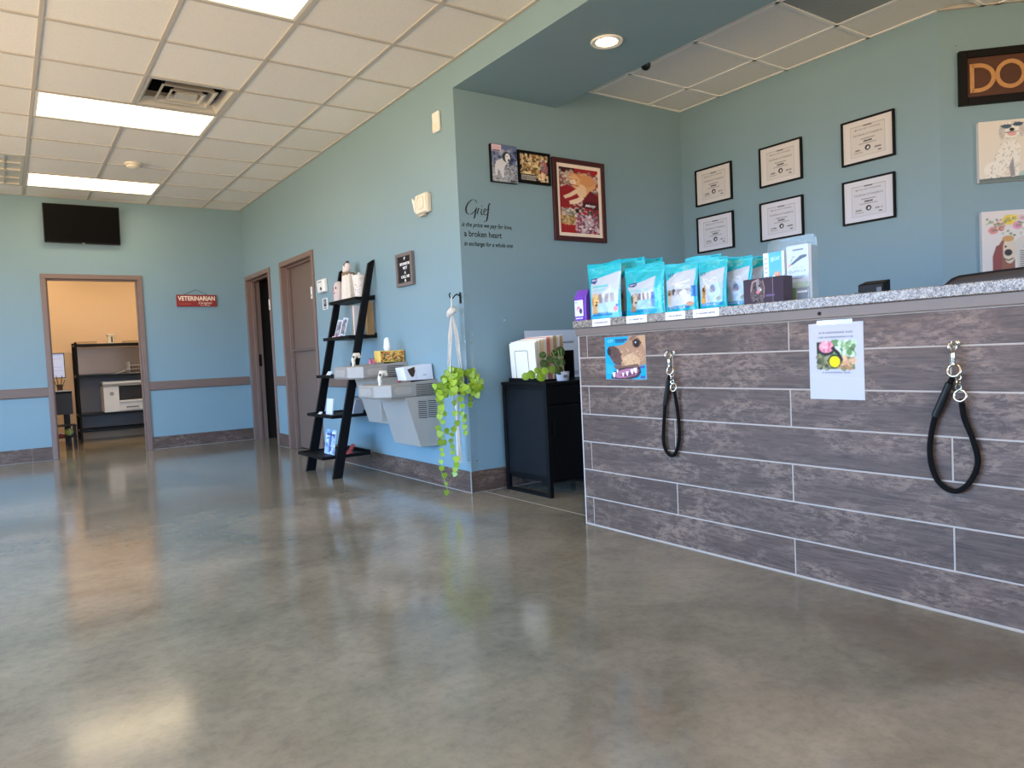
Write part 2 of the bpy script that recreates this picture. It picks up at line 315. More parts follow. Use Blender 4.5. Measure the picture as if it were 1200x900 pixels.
# ------------------------------------------------------------------ painter: flat print as vertex colours on a grid
def text_mesh(s, shear=0.0, bold=0.0, spacing=1.0):
    cu = bpy.data.curves.new('t', 'FONT'); cu.body = s; cu.size = 1; cu.shear = shear; cu.offset = bold; cu.space_character = spacing
    cu.align_x = 'LEFT'; cu.resolution_u = 3
    o = bpy.data.objects.new('t', cu); COL.objects.link(o)
    dg = bpy.context.evaluated_depsgraph_get(); me = bpy.data.meshes.new_from_object(o.evaluated_get(dg))
    bpy.data.objects.remove(o); bpy.data.curves.remove(cu)
    return me
def text_tris(s, **k):
    me = text_mesh(s, **k); me.calc_loop_triangles()
    v = np.array([p.co[:2] for p in me.vertices]) if len(me.vertices) else np.zeros((0, 2))
    t = np.array([tuple(x.vertices) for x in me.loop_triangles], int)
    bpy.data.meshes.remove(me); return v, t
class Cv:
    """u to the right, v down, both 0..1"""
    def __init__(s, w, h, bg): s.w, s.h = w, h; s.W, s.H = w*2, h*2; s.a = np.zeros((s.H, s.W, 3)); s.a[:] = bg; s.U, s.V = np.meshgrid((np.arange(s.W)+.5)/s.W, (np.arange(s.H)+.5)/s.H); s.asp = h/w
    def put(s, mk, col, al=1.0): s.a[mk] = s.a[mk]*(1-al)+np.array(col, float)*al
    def ell(s, cx, cy, rx, ry, col, rot=0, al=1.0):
        c_, s_ = math.cos(rot), math.sin(rot); x = s.U-cx; y = (s.V-cy)*s.asp
        X = x*c_+y*s_; Y = -x*s_+y*c_; s.put((X/rx)**2+(Y/(ry*s.asp))**2 < 1, col, al); return s
    def rect(s, x0, y0, x1, y1, col, al=1.0): s.put((s.U >= x0) & (s.U < x1) & (s.V >= y0) & (s.V < y1), col, al); return s
    def poly(s, pts, col, al=1.0):
        ins = np.zeros(s.U.shape, bool); n = len(pts)
        for i in range(n):
            (x0, y0), (x1, y1) = pts[i], pts[(i+1) % n]
            if y0 == y1: continue
            ins ^= ((y0 > s.V) != (y1 > s.V)) & (s.U < (x1-x0)*(s.V-y0)/(y1-y0)+x0)
        s.put(ins, col, al); return s
    def line(s, pts, wd, col, al=1.0):
        mk = np.zeros(s.U.shape, bool)
        for (x0, y0), (x1, y1) in zip(pts[:-1], pts[1:]):
            dx, dy = x1-x0, (y1-y0)*s.asp; L2 = dx*dx+dy*dy+1e-12
            t = np.clip(((s.U-x0)*dx+(s.V-y0)*s.asp*dy)/L2, 0, 1)
            mk |= np.hypot(s.U-x0-t*dx, (s.V-y0)*s.asp-t*dy) < wd
        s.put(mk, col, al); return s
    def box(s, x0, y0, x1, y1, wd, col): return s.line([(x0, y0), (x1, y0), (x1, y1), (x0, y1), (x0, y0)], wd, col)
    def specks(s, x0, y0, x1, y1, cols, n, rx, ry, seed=1):
        rg = random.Random(seed)
        for i in range(n): s.ell(rg.uniform(x0, x1), rg.uniform(y0, y1), rx*rg.uniform(.5, 1.3), ry*rg.uniform(.5, 1.3), rg.choice(cols), rg.uniform(0, 3), 0.85)
        return s
    def scrib(s, x0, x1, y, hgt, col, wd=0.004, seed=0, gaps=0.15):      # unreadably small print
        rg = random.Random(seed); x = x0; st = hgt*s.asp*0.55
        while x < x1:
            if rg.random() > gaps: s.line([(x, y+hgt*.5), (x+st*.2, y-hgt*rg.uniform(.1, .5)), (x+st*.5, y+hgt*.4), (x+st*.7, y-hgt*.2)], wd, col)
            x += st*rg.uniform(.8, 1.1)
        return s
    def text(s, tx, x, y, w_, h_, col, shear=0.0, bold=0.0):             # fits a line of text into the box x..x+w, baseline y, cap height h
        v, t = text_tris(tx, shear=shear, bold=bold)
        if not len(t): return s
        x0, x1 = v[:, 0].min(), v[:, 0].max()
        P = np.stack([x+(v[:, 0]-x0)/(x1-x0)*w_, y-v[:, 1]/0.70*h_], 1); mk = np.zeros(s.U.shape, bool)
        for a, b, c in t:
            A, B, Cc = P[a], P[b], P[c]
            i0 = max(0, int(min(A[0], B[0], Cc[0])*s.W)-1); i1 = min(s.W, int(max(A[0], B[0], Cc[0])*s.W)+2)
            j0 = max(0, int(min(A[1], B[1], Cc[1])*s.H)-1); j1 = min(s.H, int(max(A[1], B[1], Cc[1])*s.H)+2)
            if i1 <= i0 or j1 <= j0: continue
            U, V = s.U[j0:j1, i0:i1], s.V[j0:j1, i0:i1]
            f = lambda p, q: (q[0]-p[0])*(V-p[1])-(q[1]-p[1])*(U-p[0])
            e1, e2, e3 = f(A, B), f(B, Cc), f(Cc, A)
            mk[j0:j1, i0:i1] |= ((e1 >= 0) & (e2 >= 0) & (e3 >= 0)) | ((e1 <= 0) & (e2 <= 0) & (e3 <= 0))
        s.put(mk, col); return s
    def grain(s, amt, seed=0):
        s.a *= 1+amt*(np.random.RandomState(seed).rand(s.H, s.W, 1)-.5); return s
    def px(s):
        a = np.clip(s.a, 0, 255)/255; a = np.where(a <= .04045, a/12.92, ((a+.055)/1.055)**2.4)
        return a.reshape(s.h, 2, s.w, 2, 3).mean((1, 3))
def grid_mesh(name, cv, S):
    """vertex-coloured grid; S(u,v arrays)->xyz array"""
    a = cv.px(); h, w_ = cv.h, cv.w
    u, v = np.meshgrid(np.linspace(0, 1, w_), np.linspace(0, 1, h)); X = S(u.ravel(), v.ravel())
    me = bpy.data.meshes.new(name); me.vertices.add(w_*h); me.vertices.foreach_set('co', np.asarray(X, np.float32).ravel())
    i = np.arange(w_*h).reshape(h, w_); q = np.stack([i[1:, :-1], i[1:, 1:], i[:-1, 1:], i[:-1, :-1]], -1).reshape(-1, 4)
    me.loops.add(q.size); me.loops.foreach_set('vertex_index', q.ravel().astype(np.int32))
    me.polygons.add(len(q)); me.polygons.foreach_set('loop_start', np.arange(0, q.size, 4, dtype=np.int32)); me.polygons.foreach_set('loop_total', np.full(len(q), 4, np.int32))
    me.update(calc_edges=True)
    ca = me.color_attributes.new('Col', 'FLOAT_COLOR', 'POINT')
    ca.data.foreach_set('color', np.concatenate([a.reshape(-1, 3), np.ones((w_*h, 1))], 1).astype(np.float32).ravel())
    me.polygons.foreach_set('use_smooth', [True]*len(q))
    return me
def poster(name, cv, F, a0, b1, a1, b0, out, parent, mt=None, label=None):
    """flat print between along a0..a1 and up b0..b1 on frame F"""
    off = rootloc(parent); M4 = np.array(F)
    def S(u, v):
        L = np.stack([a0+(a1-a0)*u, b1+(b0-b1)*v, np.full_like(u, out), np.ones_like(u)], 1); return (L @ M4.T)[:, :3]-np.array(off)
    me = grid_mesh(name, cv, S); me.materials.append(mt or P_MATTE); o = link(name, me, parent)
    if label: o['label'] = label
    return o
def text_part(name, s, F, a, b, wd, cap, out, mt, parent, shear=0.0, bold=0.0, depth=0.001):
    """flat or raised lettering as geometry on frame F: left a, baseline b, total width wd, capital height cap"""
    v, t = text_tris(s, shear=shear, bold=bold); x0, x1 = v[:, 0].min(), v[:, 0].max()
    mb = MB(F); P = [(a+(p[0]-x0)/(x1-x0)*wd, b+p[1]/0.70*cap) for p in v]; n = len(P)
    mb.add([(x, y, out+depth) for x, y in P], [tuple(q) for q in t])
    ed = {}
    for q in t:
        for i in range(3):
            e = (q[i], q[(i+1) % 3]); ed[tuple(sorted(e))] = None if tuple(sorted(e)) in ed else e
    mb.add([(x, y, out) for x, y in P], [])
    mb.f += [(e[0], e[1], e[1]+n, e[0]+n) for e in ed.values() if e]
    return mb.build(name, mt, parent)

# ================================================================== STRUCTURE
XL, YF, YO = -3.4, -2.6, 12.0            # left wall, front wall, far wall of the office behind door 1
HT = 3.1
floor = MB().box(XL-.2, 7.2, YF-.2, YO+.2, -0.12, 0.0).build('floor', CONCRETE)
struct(floor, 'polished mottled grey-brown concrete floor', 'floor')
# saw cut beside the counter and pale caulk lines along the walls (inlaid parts of the floor)
MB().box(2.664, 2.670, 3.01, 4.20, 0.0, 0.0006).build('control_joint', CAULK, floor)
MB().box(XW-.006, XW-.001, YE+.0, 6.98, 0.0, 0.0012).build('caulk_line', CAULK, floor)
MB().box(XC-.008, XC-.001, -.3, 3.0, 0.0, 0.0012).build('caulk_line', CAULK, floor)

# door positions
D1 = (0.390, 1.399); D2 = (8.43, 9.45); D3 = (7.005, 8.06); DH = 2.06; FWD = 0.05
# --- wall_back (TV wall) with door 1
mb = MB()
mb.box(XL, D1[0]+FWD, YB, YB+.15, 0, HT); mb.box(D1[1]-FWD, XW+.15, YB, YB+.15, 0, HT); mb.box(D1[0]+FWD, D1[1]-FWD, YB, YB+.15, DH-FWD, HT)
struct(mb.build('wall_back', TEAL), 'teal back wall with the television and the office doorway')
# --- wall_right (long wall with two doors, ladder shelf and fountain)
mb = MB(); a, b = XW, XW+.15
mb.box(a, b, D2[1]-FWD, YB, 0, HT); mb.box(a, b, D3[1]-FWD, D2[0]+FWD, 0, HT); mb.box(a, b, YE, D3[0]+FWD, 0, HT)
mb.box(a, b, D2[0]+FWD, D2[1]-FWD, DH-FWD, HT); mb.box(a, b, D3[0]+FWD, D3[1]-FWD, DH-FWD, HT)
struct(mb.build('wall_right', TEAL), 'long teal side wall with two brown doors and the fountain')
# --- alcove behind the counter
struct(MB().box(XW+.15, XA+.12, YE, YE+.12, 0, HT).build('wall_alcove_end', TEAL), 'teal alcove wall with the lettering and three pictures')
struct(MB().box(XA, XA+.12, 2.153, YE, 0, HT).build('wall_alcove_side', TEAL), 'teal alcove wall with six framed certificates')
mb = MB(F_D); mb.box(0, 1.3, 0, HT, -.12, 0)
struct(mb.build('wall_alcove_angled', TEAL), 'teal angled wall with the dog sign and canvases')
px_ = XA+1.3*s2; py_ = 2.153-1.3*s2
struct(MB().box(px_, px_+.12, YF, py_, 0, HT).build('wall_alcove_near', TEAL), 'teal alcove wall right of the counter')
# --- soffit over the counter line
struct(MB().box(XW, 3.456, YF, YE, ZS, HT).build('ceiling_soffit', TEAL), 'teal dropped soffit over the counter with a round light', 'soffit')
# --- left wall and front wall with windows (outside the frame; daylight enters here)
WIN_L = [(1.0, 3.4), (3.8, 6.2), (6.5, 7.7)]; WZ = (0.35, 2.55)
mb = MB(); ys = [YF]+[y for p in WIN_L for y in p]+[YB]
for i in range(0, len(ys), 2): mb.box(XL-.15, XL, ys[i], ys[i+1], 0, HT)
for y0, y1 in WIN_L: mb.box(XL-.15, XL, y0, y1, 0, WZ[0]); mb.box(XL-.15, XL, y0, y1, WZ[1], HT)
struct(mb.build('wall_left', TEAL), 'teal wall with large windows opposite the fountain')
WIN_F = [(-2.9, -0.9), (-0.6, 1.4), (3.0, 4.0)]
mb = MB(); xs = [XL]+[x for p in WIN_F for x in p]+[px_]
for i in range(0, len(xs), 2): mb.box(xs[i], xs[i+1], YF-.15, YF, 0, HT)
for x0, x1 in WIN_F: mb.box(x0, x1, YF-.15, YF, 0, WZ[0]); mb.box(x0, x1, YF-.15, YF, WZ[1], HT)
struct(mb.build('wall_front', TEAL), 'teal front wall with three windows behind the camera')
struct(MB().box(XL-.5, px_+.5, YF-3.2, YF-.15, 2.62, 2.72).build('sky_blocker', CREAMP), 'added unseen canopy outside the front windows', 'sky_blocker')  # added out of view to keep sky light off the front windows
k = 0
for (p0, p1), side in [(q, 'L') for q in WIN_L]+[(q, 'F') for q in WIN_F]:
    k += 1; F = frame((XL-.07, 0, 0), (0, 1, 0), (1, 0, 0)) if side == 'L' else frame((0, YF-.07, 0), (1, 0, 0), (0, 1, 0))
    z0, z1 = WZ; t = .05
    mb = MB(F); mb.box(p0, p0+t, z0, z1, -.04, .04); mb.box(p1-t, p1, z0, z1, -.04, .04); mb.box(p0+t, p1-t, z0, z0+t, -.04, .04); mb.box(p0+t, p1-t, z1-t, z1, -.04, .04)
    pm = (p0+p1)/2; mb.box(pm-.025, pm+.025, z0+t, z1-t, -.04, .04)
    fr = mb.build('window_%d' % k, TAUPE); struct(fr, ('left wall window nearest the counter', 'left wall window opposite the ladder shelf', 'narrow left wall window nearest the back wall', 'front window at the left behind the camera', 'front window in the middle behind the camera', 'small front window behind the counter')[k-1], 'window')
    for q0, q1 in ((p0+t, pm-.025), (pm+.025, p1-t)): MB(F).box(q0, q1, z0+t, z1-t, -.003, .003).build('pane', GLASS, fr)
    c = F @ Vector((pm, (z0+z1)/2, -.09))
    portal(c, (0, R(-90), 0) if side == 'L' else (R(90), 0, 0), (z1-z0) if side == 'L' else p1-p0, p1-p0 if side == 'L' else z1-z0)

# --- main ceiling: slab, grid bars and one object for each tile
G = 0.6096; GX0, GY0 = 0.289, 4.763; VENT = (GX0+G, GY0+G)
vx, vy = VENT
ceil = MB().box(XL-.15, vx, YF-.15, YB+.15, ZC+.02, ZC+.12).box(vx+G, px_+.12, YF-.15, YB+.15, ZC+.02, ZC+.12).box(vx, vx+G, YF-.15, vy, ZC+.02, ZC+.12).box(vx, vx+G, vy+G, YB+.15, ZC+.02, ZC+.12).build('ceiling', CTILE)
struct(ceil, 'white suspended ceiling of square tiles in a metal grid', 'ceiling')
gx = [XL]+[GX0+G*i for i in range(-6, 5) if XL < GX0+G*i < XW-.01]+[XW]
gy = [YF]+[GY0+G*i for i in range(-12, 9) if YF < GY0+G*i < YB-.01]+[YB]
lights = {}
for (ci, cj) in ((0, -2), (0, 2), (0, 6), (0, -6), (-4, -2), (-4, 2), (-4, 6), (-4, -6)):
    lights[(round(GX0+G*ci, 3), round(GY0+G*cj, 3))] = 1
LX = [(GX0+G*ci, GY0+G*cj) for (ci, cj) in ((0, -2), (0, 2), (0, 6), (0, -6), (-4, -2), (-4, 2), (-4, 6), (-4, -6))]
RET = [(GX0-G, GY0+5*G), (GX0-G, GY0+6*G)]
def blocked(x, y):
    for lx, ly in LX:
        if lx-.01 < x < lx+2*G-.01 and ly-.01 < y < ly+G-.01: return True
    for lx, ly in [VENT]+RET:
        if lx-.01 < x < lx+G-.01 and ly-.01 < y < ly+G-.01: return True
    return False
tile_meshes = {}
def tile_piece(x0, x1, y0, y1, parent):
    key = (round(x1-x0, 3), round(y1-y0, 3))
    if key not in tile_meshes:
        dx, dy = (x1-x0)/2-.010, (y1-y0)/2-.010
        me = MB().box(-dx, dx, -dy, dy, 0.004, 0.018).mesh('ceiling_tile'); me.materials.append(CTILE); tile_meshes[key] = me
    return link('ceiling_tile', tile_meshes[key], parent, ((x0+x1)/2, (y0+y1)/2, ZC))
for i in range(len(gx)-1):
    for j in range(len(gy)-1):
        if gx[i] < -1.6 or gy[j] < 1.0: continue
        if not blocked(gx[i]+.001, gy[j]+.001): tile_piece(gx[i], gx[i+1], gy[j], gy[j+1], ceil)
HB = .012
TBAR_LIT = mat('lit_grid_metal', C(244, 242, 238), .45)  # lighter copy of the grid metal: light on alcove bars put into the colour
def bar(x0, x1, y0, y1, parent, wall=False):
    MB().box(x0, x1, y0, y1, ZC-.002, ZC+.0195).build('wall_angle' if wall else 'grid_bar', TBAR if parent.name == 'ceiling' else TBAR_LIT, parent)
for x in gx[1:-1]:                                   # main runners, cut where a light crosses them
    y = gy[0]
    for j in range(len(gy)-1):
        cut = any(abs(lx+G-x) < .01 and abs(ly-gy[j]) < .01 for lx, ly in LX)
        if cut:
            if gy[j] > y: bar(x-HB, x+HB, y, gy[j]-HB, ceil)
            y = gy[j+1]+HB
    bar(x-HB, x+HB, y, gy[-1]-.022, ceil)
for y in gy[1:-1]:
    for i in range(len(gx)-1): bar(gx[i]+(HB if i else .022), gx[i+1]-(HB if i < len(gx)-2 else .022), y-HB, y+HB, ceil)
bar(XW-.022, XW-.0005, YF, YB-.0005, ceil, True); bar(XL, XW-.022, YB-.022, YB-.0005, ceil, True)
# --- alcove ceiling
ac = MB().box(3.456, XA, 2.153, YE, ZC+.02, ZC+.03).build('ceiling_alcove', CTILE); struct(ac, 'suspended tile ceiling above the reception alcove', 'ceiling')
ax_ = [3.456, 3.81, 4.42, 5.03, 5.6]; ay_ = [YE, 3.80, 3.19, 2.58, 1.97, 1.36, .75, .14]
GREYT = mat('grey_ceiling_panel', C(150, 156, 154), 0.8, noise=.05, scale=50)
for i in range(4):
    for j in range(7):
        x0, x1, y0, y1 = ax_[i], ax_[i+1], ay_[j+1], ay_[j]
        if x0 > 4.5 and y1 > 2.3: continue
        if i == 2 and j < 4: x1 = XA
        if x0 > 5 and y0 > 1.4: continue
        o = tile_piece(x0, x1, y0, y1, ac)
        if i == 1 and j == 3:
            me = o.data.copy(); me.materials.clear(); me.materials.append(GREYT); o.data = me; o['label'] = 'grey panel among the white tiles'
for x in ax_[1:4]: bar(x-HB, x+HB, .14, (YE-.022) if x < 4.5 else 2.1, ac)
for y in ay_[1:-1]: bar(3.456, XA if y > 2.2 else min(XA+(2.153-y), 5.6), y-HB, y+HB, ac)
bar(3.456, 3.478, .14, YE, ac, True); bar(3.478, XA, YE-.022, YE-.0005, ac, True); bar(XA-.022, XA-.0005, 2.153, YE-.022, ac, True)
mb = MB(F_D); mb.box(0, 1.2, ZC-.002, ZC+.0195, .0005, .022); mb.build('wall_angle', TBAR, ac)

# --- door frames and doors (taupe)
def door_frame(n, F, a0, a1, label, depth=.15):
    mb = MB(F); t = FWD+.002
    # casing on the wall face, jambs through the wall, with a stop
    for s0, s1 in ((a0, a0+t), (a1-t, a1)): mb.box(s0, s1, 0, DH-t, -depth, .018)
    mb.box(a0, a1, DH-t, DH, -depth, .018)
    fr = mb.build('door_%d' % n, TAUPE, bevel=.004); struct(fr, label, 'door')
    st = MB(F); st.box(a0+t, a0+t+.016, 0, DH-t-.016, -.085, -.045); st.box(a1-t-.016, a1-t, 0, DH-t-.016, -.085, -.045); st.box(a0+t, a1-t, DH-t-.016, DH-t, -.085, -.045)
    st.build('door_stop', TAUPE, fr, bevel=.003)
    return fr
d1 = door_frame(1, F_B, D1[0], D1[1], 'taupe door frame of the open office below the television')
d2 = door_frame(2, F_R, -D2[1], -D2[0], 'open taupe doorway to a dark room, nearest the corner')
d3 = door_frame(3, F_R, -D3[1], -D3[0], 'closed taupe split door beside the ladder shelf')
a0, a1 = -D3[1]+FWD+.004, -D3[0]-FWD-.004
MB(F_R).box(a0, a1, 1.10, DH-FWD-.005, -.128, -.088).build('door_leaf', TAUPE_L, d3, bevel=.003)
lo = MB(F_R).box(a0, a1, .01, 1.075, -.128, -.088).build('door_leaf', TAUPE_L, d3, bevel=.003)
MB(F_R).box(a0, a1, 1.075, 1.098, -.128, -.055).build('door_ledge', TAUPE_L, d3, bevel=.003)
MB(F_R).lathe([(.012, 0), (.012, .03), (.026, .04), (.028, .055), (.02, .066)], (a1-.07, .96, -.088), (0, 0, 1)).build('door_knob', CHROME, lo, smooth=40)
MB(F_R).box(-D2[1]+FWD+.003, -D2[1]+FWD+.0055, .93, 1.08, -.125, -.088).build('strike_plate', BLACKM, d2)
x0, y0 = D2[0]+FWD+.01, XW+.15
MB().box(y0+.005, y0+.86, x0, x0+.04, .01, DH-FWD-.005).build('door_leaf', TAUPE_L, d2, bevel=.003)
MB(F_B).box(D1[0]+FWD+.003, D1[0]+FWD+.006, 1.72, 1.86, -.13, -.09).build('hinge', BLACKM, d1)
# small white name plates on the two door casings
for F, aa, bb, fr, lb in ((F_R, *fpx(F_R, 318, 357), d2, 0), (F_R, *fpx(F_R, 367.5, 343), d3, 1)):
    pl = MB(F).box(aa-.022, aa+.022, bb-.06, bb+.06, .019, .024).build('door_plate', WHITE, fr, bevel=.002, label='small white plate on the casing')
    MB(F).box(aa-.006, aa+.006, bb-.035, bb-.015, .024, .0245).build('plate_mark', BLACKP, pl)

# --- chair rail, baseboards (each a run of wood-look tiles)
RAIL = mat('taupe_chair_rail', C(118, 98, 88), 0.42, noise=.04, scale=4)
def rail(n, F, a0, a1, lb):
    mb = MB(F); mb.prism([(a0, .702, .001), (a0, .702, .014), (a0, .715, .02), (a0, .795, .02), (a0, .808, .014), (a0, .808, .001)], (a1-a0, 0, 0))
    struct(mb.build('trim_%d' % n, RAIL, bevel=.002), lb, 'chair rail')
rail(1, F_B, XL, D1[0]-.001, 'taupe chair rail left of the office doorway')
rail(2, F_B, D1[1]+.001, XW-.022, 'taupe chair rail between the office doorway and the corner')
rail(3, F_R, -D2[0]+.001, -D3[1]-.001, 'short taupe chair rail between the two brown doors')
rail(4, F_R, -D3[0]+.001, -5.50, 'taupe chair rail behind the ladder shelf')
TM = {}
def tiles_run(parent, F, a0, a1, b0, b1, joints, th, gap=.0015, back=.0008):
    for p, q in zip([a0]+joints, joints+[a1]):
        key = (round(q-p, 3), round(b1-b0, 3), th, round(F[0][0], 2))
        if key not in TM:
            hx, hz = (q-p)/2-gap, (b1-b0)/2-gap; c_ = .0012
            mb = MB(F.to_3x3().to_4x4())
            o4 = lambda h, z, c: [(-h, -z, c), (h, -z, c), (h, z, c), (-h, z, c)]
            mb.loft([o4(hx, hz, 0), o4(hx, hz, th-c_), o4(hx-c_, hz-c_, th)])
            me = mb.mesh('tile'); me.materials.append(WOODTILE); TM[key] = me
        link('tile', TM[key], parent, (F @ Vector(((p+q)/2, (b0+b1)/2, back)))-rootloc(parent))
def baseboard(side, F, a0, a1, joints, lb, h=.150):
    bb = MB(F).box(a0, a1, .001, h-.004, 0.0003, .007).build('baseboard_'+side, GROUT); struct(bb, lb, 'baseboard')
    tiles_run(bb, F, a0, a1, .003, h, joints, .010)
    return bb
baseboard('back_left', F_B, XL, D1[0]-.001, [-2.2, -1.0, .2], 'wood-look tile baseboard left of the office doorway')
baseboard('back_right', F_B, D1[1]+.001, XW-.012, [], 'wood-look tile baseboard right of the office doorway')
baseboard('right_far', F_R, -YB+.013, -D2[1]-.001, [], 'stub of wood-look tile baseboard in the far corner')
baseboard('right_middle', F_R, -D2[0]+.001, -D3[1]-.001, [], 'short wood-look tile baseboard between the two brown doors')
j1 = fpx(F_R, 465, 545)[0]
baseboard('right', F_R, -D3[0]+.001, -YE-.0005, [j1-1.216, j1], 'wood-look tile baseboard under the fountain')
bq = baseboard('alcove', F_E, XW-.009, 3.7, [2.86], 'wood-look tile baseboard beside the black cabinet')
MB(F_E).box(XW-.0125, XW-.0095, .001, .152, -.001, .0125).build('corner_trim', mat('brushed_edge_trim', C(190, 186, 180), .35, metal=.5), bq)

# --- office behind door 1
struct(MB().box(XL, 3.2, YO, YO+.12, 0, HT).build('wall_office_back', BEIGE), 'beige back wall of the office')
struct(MB().box(3.08, 3.2, YB+.15, YO, 0, HT).build('wall_office_right', BEIGE), 'beige side wall of the office')
struct(MB().box(-.9, -.78, YB+.15, YO, 0, HT).build('wall_office_left', BEIGE), 'beige left wall of the office')
struct(MB().box(-.9, 3.2, YB+.15, YO+.12, 2.75, 2.85).build('ceiling_office', CTILE), 'white ceiling of the office', 'ceiling')
# --- dark room behind the long wall
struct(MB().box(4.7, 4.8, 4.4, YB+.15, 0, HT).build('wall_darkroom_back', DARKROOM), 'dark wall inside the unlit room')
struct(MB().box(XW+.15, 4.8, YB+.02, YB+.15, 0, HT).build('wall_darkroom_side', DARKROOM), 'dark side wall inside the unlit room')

# ================================================================== CEILING FIXTURES
DIFF = mat('lit_diffuser', C(150, 140, 110), .5, emit=(1, .80, .50, 1), estr=TROFFER)
DIFF_O = mat('lit_office_diffuser', C(255, 244, 214), .5, emit=(1, .80, .54, 1), estr=TROFFER*1.7)
def troffer(x, y, lb, z=ZC, mt=None):
    t = thing('ceiling_light', lb, 'ceiling light', (x+G, y+G/2, z), 'fluorescent ceiling panels')
    hw, hd = G-HB-.002, G/2-HB-.002; T = Matrix.Translation((x+G, y+G/2, z))
    mb = MB(T)
    for p in ((-hw, -hw+.02, -hd, hd), (hw-.02, hw, -hd, hd), (-hw+.02, hw-.02, -hd, -hd+.02), (-hw+.02, hw-.02, hd-.02, hd)): mb.box(*p, -.001, .018)
    mb.build('frame', mat('white_enamel', C(235, 230, 220), .4), t)
    MB(T).box(-hw+.02, hw-.02, -hd+.02, hd-.02, .004, .012).build('diffuser', mt or DIFF, t)
LBL = ['glowing ceiling panel cut by the top edge of the photo', 'glowing ceiling panel beside the square air vent', 'glowing ceiling panel nearest the television', 'glowing ceiling panel straight above the camera', 'glowing ceiling panel by the left windows, level with the counter', 'glowing ceiling panel by the left windows, level with the vent', 'glowing ceiling panel by the left windows, nearest the back wall', 'glowing ceiling panel in the front left corner']
for i, (x, y) in enumerate(LX):
    troffer(x, y, LBL[i])
troffer(0.2, 9.9, 'glowing ceiling panel inside the office nearest its doorway', 2.725, DIFF_O)
troffer(1.6, 10.6, 'glowing ceiling panel added at the right to brighten the office', 2.725, DIFF_O)  # extra unseen lamp, added to brighten the office
troffer(-.6, 10.9, 'glowing ceiling panel added at the left to brighten the office', 2.725, DIFF_O)  # second extra lamp, unseen, added for a brighter office

# square supply vent with nested cones
SHEET = mat('painted_vent_metal', C(205, 198, 186), .35, metal=.2)
x, y = VENT; t = thing('ceiling_vent', 'square air vent with nested cones beside a lit panel', 'vent', (x+G/2, y+G/2, ZC))
T = Matrix.Translation((x+G/2, y+G/2, ZC))
def sq(h, z): return [(-h, -h, z), (h, -h, z), (h, h, z), (-h, h, z)]
hw = G/2-HB-.002
MB(T).loft([sq(hw, .0), sq(hw-.02, .0), sq(hw-.055, .05), sq(hw-.055, .06), sq(hw, .012)], cap=False).build('frame', SHEET, t)
for h, z in ((.185, -.004), (.118, -.008)):
    MB(T).loft([sq(h, z+.012), sq(h-.012, z+.012), sq(h-.034, z+.050), sq(h-.036, z+.047), sq(h-.014, z+.006), sq(h, z+.006)], cap=False).build('cone', SHEET, t)
MB(T).loft([sq(.07, .0), sq(.068, -.002), sq(.066, .03)]).build('center_plate', SHEET, t)
MB(T).lathe([(.15, .08), (.15, .26), (.148, .26), (.148, .08)], n=24, cap=False).build('duct', mat('dark_duct', C(70, 66, 60), .4, metal=.7), t)
PLEN = mat('dark_plenum', C(30, 28, 26), .8)
MB(T).box(-.32, .32, -.32, .32, .27, .28).build('plenum_top', PLEN, t)
for p in ((-.32, -.31, -.32, .32), (.31, .32, -.32, .32), (-.31, .31, -.32, -.31), (-.31, .31, .31, .32)): MB(T).box(*p, .02, .27).build('plenum_side', PLEN, t)
for (x, y), lb in zip(RET, ('pale return air grille nearer the camera at the left edge', 'pale return air grille farther away at the left edge')):
    t = thing('return_grille', lb, 'vent', (x+G/2, y+G/2, ZC)); T = Matrix.Translation((x+G/2, y+G/2, ZC)); h = hw
    mb = MB(T)
    for p in ((-h, -h+.025, -h, h), (h-.025, h, -h, h), (-h+.025, h-.025, -h, -h+.025), (-h+.025, h-.025, h-.025, h)): mb.box(*p, -.002, .018)
    mb.build('frame', SHEET, t)
    MB(T).box(-h+.025, h-.025, -h+.025, h-.025, .013, .018).build('panel', mat('pale_grille_panel', C(196, 194, 188), .35), t)
    for i in range(-1, 2):
        MB(T).box(i*.14-.006, i*.14+.006, -h+.025, h-.025, .001, .013).build('mullion', SHEET, t)
    MB(T).box(-h+.025, h-.025, -.006, .006, .0, .0125).build('mullion', SHEET, t)
p = on(156, 192, 2, ZC); t = thing('smoke_detector', 'round white smoke detector between two lit panels', 'smoke detector', (p.x, p.y, ZC-.03))
MB().lathe([(.075, .033), (.075, .018), (.062, .012)], (p.x, p.y, ZC-.03)).build('base', CREAMP, t, smooth=40)
MB().lathe([(.06, .012), (.058, -.004), (.03, -.016), (.004, -.018)], (p.x, p.y, ZC-.03)).build('cover', CREAMP, t, smooth=40)
# recessed soffit light
t = thing('recessed_light', 'round lit downlight in the teal soffit', 'ceiling light', (3.0, 3.165, ZS))
MB().lathe([(.062, .0), (.064, -.006), (.09, -.010), (.094, -.004), (.094, -.0004)], (3.0, 3.165, ZS), n=32, cap=False).build('trim_ring', WHITE, t, smooth=50)
MB().lathe([(.062, -.0006), (.062, -.004), (.002, -.005)], (3.0, 3.165, ZS), n=32).build('lens', mat('lit_downlight', C(255, 240, 210), .4, emit=(1, .80, .50, 1), estr=22), t)
# small dome camera
p = on(764, 74, 2, ZC); p = Vector((3.72, 3.55, ZC))
t = thing('security_camera', 'small dark dome camera on the alcove ceiling', 'camera', (p.x, p.y, ZC-.004))
MB().lathe([(.045, .0), (.047, -.018), (.04, -.024)], (p.x, p.y, ZC-.003)).build('base', WHITE, t, smooth=40)
MB().ball((p.x, p.y, ZC-.04), (.034, .034, .034)).build('dome', mat('dark_dome', C(8, 8, 10), .1), t, smooth=60)

